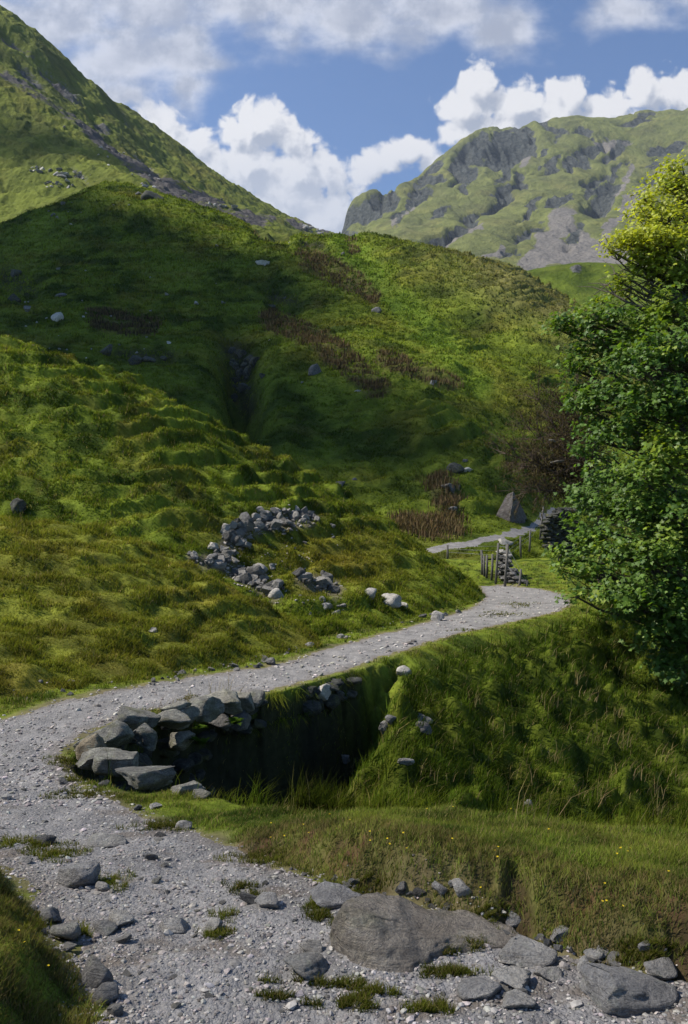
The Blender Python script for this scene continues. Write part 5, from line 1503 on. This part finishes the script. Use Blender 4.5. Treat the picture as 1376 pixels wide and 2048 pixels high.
# dead logs caught in its branches
for (a, b, c_, d, lab) in [(1098, 880, 1112, 884, 'short pale dead log under the brown tree'), (1100, 926, 1128, 922, 'long pale dead log under the brown tree')]:
    p0, p1 = np.array(P(a, b, 29)), np.array(P(c_, d, 29)); o = tubes_mesh('dead_log', [(np.array([p0, (p0 + p1) / 2 + (0, 0, .02), p1]), np.array([.035, .045, .03]), 7)], M_POST); tag(o, lab, 'log')
HAZE = 0.00008; EXPO = 0.6; CLOUD_B = .60
CLOUDS = [
    (P(75, 575, 102), 31, 51, 20, .34, 0, 1150, 'white cumulus high over the left slope'),
    (P(540, 880, 60), 17, 12, 10, .22, 0, 1120, 'small unseen cloud puff added to shade the hill behind the mound'),
    (P(110, 270, 290), 60, 14, 16, .06, .5, 1250, 'long white cloud drifting beyond the left ridge'),
    (P(800, 1950, 3.0), 7, 4, 4, .13, .2, 1080, 'small unseen wisp of cloud added to dim the foreground track'),
]
# ------------------------------------------------------------------ camera, sun, sky, clouds, haze
cam = bpy.data.cameras.new('camera'); cam.sensor_fit = 'VERTICAL'; cam.sensor_height = 24; cam.lens = 24 * F / 2048
cam.clip_start = .05; cam.clip_end = 30000
co = bpy.data.objects.new('camera', cam); C.objects.link(co); co.location = (0, 0, CAMZ); co.rotation_euler = (math.pi / 2, 0, 0)
sc = bpy.context.scene; sc.camera = co

SUN_AZ, SUN_EL = math.radians(-93), math.radians(49)       # azimuth from +Y towards +X
sd = Vector((math.sin(SUN_AZ) * math.cos(SUN_EL), math.cos(SUN_AZ) * math.cos(SUN_EL), math.sin(SUN_EL)))
sun = bpy.data.lights.new('sun', 'SUN'); sun.energy = 5; sun.angle = math.radians(.5); sun.color = (1, .95, .86)
so = bpy.data.objects.new('sun', sun); C.objects.link(so); so.rotation_euler = sd.to_track_quat('Z', 'Y').to_euler()

# unseen clouds that shade parts of the slopes; puff and wisp added for shade
cm = bpy.data.materials.new('cloud_vapour'); cm.use_nodes = True
nt = NT(cm.node_tree); nt.n.clear()
vol = nt.node('ShaderNodeVolumePrincipled'); vol.inputs['Color'].default_value = (.95, .96, 1, 1); vol.inputs['Density'].default_value = .05
oo = nt.node('ShaderNodeOutputMaterial'); nt.l.new(vol.outputs[0], oo.inputs['Volume'])
cloud_mats = {}


def cloud(target, rx, ry, rz, dens, ang=0, alt=1150, label=''):
    """a lumpy vapour body placed up the sun's ray from the ground point it shades"""
    if dens not in cloud_mats:
        m = cm.copy(); m.node_tree.nodes['Principled Volume'].inputs['Density'].default_value = dens; cloud_mats[dens] = m
    import bmesh
    bm = bmesh.new(); bmesh.ops.create_icosphere(bm, subdivisions=4, radius=1)
    t = Vector(target); off = Vector((random.uniform(-9, 9), random.uniform(-9, 9), 0))
    for v in bm.verts:
        d = v.co.normalized(); k = 1 + .45 * mnoise.fractal(d * 1.6 + off, .8, 2.0, 4)
        v.co = Vector((d.x * rx * k, d.y * ry * k, d.z * rz * k))
    me = bpy.data.meshes.new('cloud'); bm.to_mesh(me); bm.free(); me.materials.append(cloud_mats[dens])
    o = link('cloud', me); o.rotation_euler[2] = ang
    o.location = t + sd * ((alt - t.z) / sd.z)
    tag(o, label, 'cloud', kind='stuff')
    return o


def wp(px, py, Y): return Vector(P(px, py, Y))


for a in CLOUDS: cloud(*a[:-1], label=a[-1])

w = bpy.data.worlds.new('World'); sc.world = w; w.use_nodes = True
nt = NT(w.node_tree); nt.n.clear()
sky = nt.node('ShaderNodeTexSky', sky_type='NISHITA'); sky.sun_disc = False
sky.sun_elevation = SUN_EL; sky.sun_rotation = SUN_AZ; sky.altitude = 300; sky.air_density = 1.0; sky.dust_density = .35; sky.ozone_density = 2.0
SKY_S = .08
gen = nt.node('ShaderNodeTexCoord').outputs['Generated']
sp = nt.node('ShaderNodeSeparateXYZ'); nt.l.new(gen, sp.inputs[0])
yy = nt.m('MAXIMUM', sp.outputs[1], .08)
U = nt.m('ADD', nt.m('MULTIPLY', nt.m('DIVIDE', sp.outputs[0], yy), 16.07), 6.88)
V_ = nt.m('SUBTRACT', 10.24, nt.m('MULTIPLY', nt.m('DIVIDE', sp.outputs[2], yy), 16.07))
cv = nt.node('ShaderNodeCombineXYZ'); nt.l.new(U, cv.inputs[0]); nt.l.new(V_, cv.inputs[1])
UV = cv.outputs[0]


def blobs(nt, vec, lst):
    r = None
    for cx, cy, rx, ry in lst:
        d = nt.vm('LENGTH', nt.vm('MULTIPLY', nt.vm('SUBTRACT', vec, (cx, cy, 0)), (1 / rx, 1 / ry, 0)))
        v = nt.m('SUBTRACT', 1., d)
        r = v if r is None else nt.m('SMOOTH_MAX', r, v, .25)
    return r


def cloud_group(name, lst, kind):
    g = bpy.data.node_groups.new(name, 'ShaderNodeTree')
    g.interface.new_socket('Vector', in_out='INPUT', socket_type='NodeSocketVector')
    g.interface.new_socket('Density', in_out='OUTPUT', socket_type='NodeSocketFloat')
    nt = NT(g); gi = nt.node('NodeGroupInput'); go = nt.node('NodeGroupOutput')
    v = gi.outputs[0]
    b = blobs(nt, v, lst)
    if kind == 'cum':
        wn = nt.node('ShaderNodeTexNoise', noise_dimensions='2D'); wn.inputs['Scale'].default_value = 1.5; wn.inputs['Detail'].default_value = 2
        nt.l.new(v, wn.inputs['Vector'])
        wv = nt.vm('ADD', v, nt.vm('MULTIPLY', nt.vm('SUBTRACT', wn.outputs['Color'], (.5, .5, .5)), (.6, .6, 0)))
        n1 = nt.voro(wv, 1.7, 'SMOOTH_F1', .3, '2D'); n2 = nt.voro(wv, 4.2, 'F1', None, '2D'); n3 = nt.voro(wv, 9.5, 'F1', None, '2D')
        nn = nt.noise(v, 2.6, 6, .62, dim='2D')
        s = nt.m('ADD', nt.m('MULTIPLY', n1, -.62), nt.m('ADD', nt.m('MULTIPLY', n2, -.30), nt.m('MULTIPLY', n3, -.09)))
        s = nt.m('ADD', s, nt.m('MULTIPLY', nt.m('SUBTRACT', nn, .5), .6))
        out = nt.m('ADD', b, nt.m('ADD', s, .31))
    else:
        nn = nt.noise(nt.vm('MULTIPLY', v, (.75, 1.25, 1)), 1.0, 7, .56, dim='2D')
        n2 = nt.noise(v, .45, 2, .5, dim='2D')
        out = nt.m('ADD', b, nt.m('ADD', nt.m('MULTIPLY', nt.m('SUBTRACT', nn, .5), 1.8), nt.m('MULTIPLY', nt.m('SUBTRACT', n2, .5), .6)))
    nt.l.new(out, go.inputs[0])
    return g


CUM = [(5.2, 2.55, .75, .72), (4.75, 2.75, .55, .5), (5.75, 2.8, .6, .5), (5.0, 3.4, 1.2, .9), (6.1, 3.5, 1.1, .8), (3.6, 2.9, .9, .55), (2.9, 2.5, .8, .6), (4.1, 3.5, 1.3, .8), (6.4, 4.4, 1.4, .9), (5.4, 4.2, 1.6, .8), (7.4, 3.35, .75, .38), (8.1, 3.05, .7, .34), (8.7, 3.3, .6, .3), (2.0, 2.2, .8, .6),
       (9.6, 1.75, .62, .6), (9.3, 2.2, .75, .55), (9.5, 2.6, .8, .5), (10.4, 2.1, .75, .55), (11.3, 1.95, .6, .5), (11.2, 2.3, .9, .5), (12.2, 2.2, .8, .45), (13.0, 1.9, .75, .6), (13.8, 1.9, .9, .6), (10.2, 2.7, 1.2, .5), (12.6, 2.5, 1.4, .5), (15.5, 2.0, 1.4, .8)]
STR = [(1.2, .3, 2.2, 1.1), (2.4, 1.0, 1.6, .9), (3.7, .9, .8, 1.2), (3.75, 1.8, .5, .6), (3.0, .2, 2.0, .8), (5.6, .1, 2.2, .75), (7.2, .35, 2.0, .85), (8.8, .2, 1.8, .7), (10.0, .6, .9, .55), (12.6, .25, .9, .5), (2, -1.0, 4, 1.2), (2.6, 1.9, .8, .4), (14.5, -.6, 2, .9)]
gc = cloud_group('cumulus', CUM, 'cum'); gs = cloud_group('stratus', STR, 'str')


def use(g, vec):
    n = nt.node('ShaderNodeGroup'); n.node_tree = g; nt.l.new(vec, n.inputs[0]); return n.outputs[0]


c0 = use(gc, UV); c1 = use(gc, nt.vm('ADD', UV, (-.22, -.30, 0)))
mc = nt.mr(c0, -.10, .28)
lit = nt.m('MULTIPLY', nt.m('SUBTRACT', c0, c1), 1.1)
lit = nt.m('ADD', lit, nt.m('MULTIPLY', nt.mr(c0, .0, .8, .3, 0.), 1.))
cc = nt.mix(nt.mr(lit, -.30, .42), (.44, .49, .61), (.95, .95, .98))
cc = nt.mix(nt.mr(V_, 2.4, 4.4, 0., .6), cc, (.60, .66, .80))
s0 = use(gs, UV)
ms = nt.mr(s0, -.35, .75)
scol = nt.mix(nt.mr(nt.noise(UV, 1.15, 5, .6, dim='2D'), .34, .68), (.45, .50, .63), (.80, .83, .93))
scol = nt.mix(nt.mr(s0, .3, 1.3, 0., .6), scol, (.42, .46, .58))
skc = sky.outputs[0]
k = 1.0 / SKY_S
sc_ = lambda c: nt.vm('MULTIPLY', c, (k * CLOUD_B, k * CLOUD_B, k * CLOUD_B))
skyb = nt.vm('MULTIPLY', skc, (.80, .98, 1.2))
x = nt.mix(nt.m('MULTIPLY', mc, .97), skyb, sc_(cc))
x = nt.mix(nt.m('MULTIPLY', ms, .93), x, sc_(scol))
bg = nt.node('ShaderNodeBackground'); bg.inputs[1].default_value = SKY_S; nt.l.new(x, bg.inputs[0])
wo = nt.node('ShaderNodeOutputWorld'); nt.l.new(bg.outputs[0], wo.inputs[0])

if HAZE:
    hm = bpy.data.materials.new('haze_air'); hm.use_nodes = True
    nt = NT(hm.node_tree); nt.n.clear()
    vol = nt.node('ShaderNodeVolumePrincipled'); vol.inputs['Color'].default_value = (.80, .88, 1, 1); vol.inputs['Density'].default_value = HAZE
    vol.inputs['Anisotropy'].default_value = .25
    oo = nt.node('ShaderNodeOutputMaterial'); nt.l.new(vol.outputs[0], oo.inputs['Volume'])
    a, b, c0_, d, e, f = -1500, 1900, -60, 2300, -15, 1000
    V = [(x_, y_, z_) for z_ in (e, f) for y_ in (c0_, d) for x_ in (a, b)]
    Fc = [(0, 2, 3, 1), (4, 5, 7, 6), (0, 1, 5, 4), (2, 6, 7, 3), (0, 4, 6, 2), (1, 3, 7, 5)]
    hz = mesh_np('haze', V, np.array(Fc).ravel(), np.full(6, 4), hm, False); tag(hz, 'thin blue haze filling the valley air', 'haze', kind='stuff')

sc.view_settings.view_transform = 'Standard'; sc.view_settings.look = 'None'; sc.view_settings.exposure = EXPO; sc.view_settings.gamma = 1
sc.render.engine = 'CYCLES'
sc.cycles.max_bounces = 6; sc.cycles.diffuse_bounces = 3; sc.cycles.transmission_bounces = 3; sc.cycles.volume_bounces = 0; sc.cycles.transparent_max_bounces = 12
sc.cycles.use_denoising = True
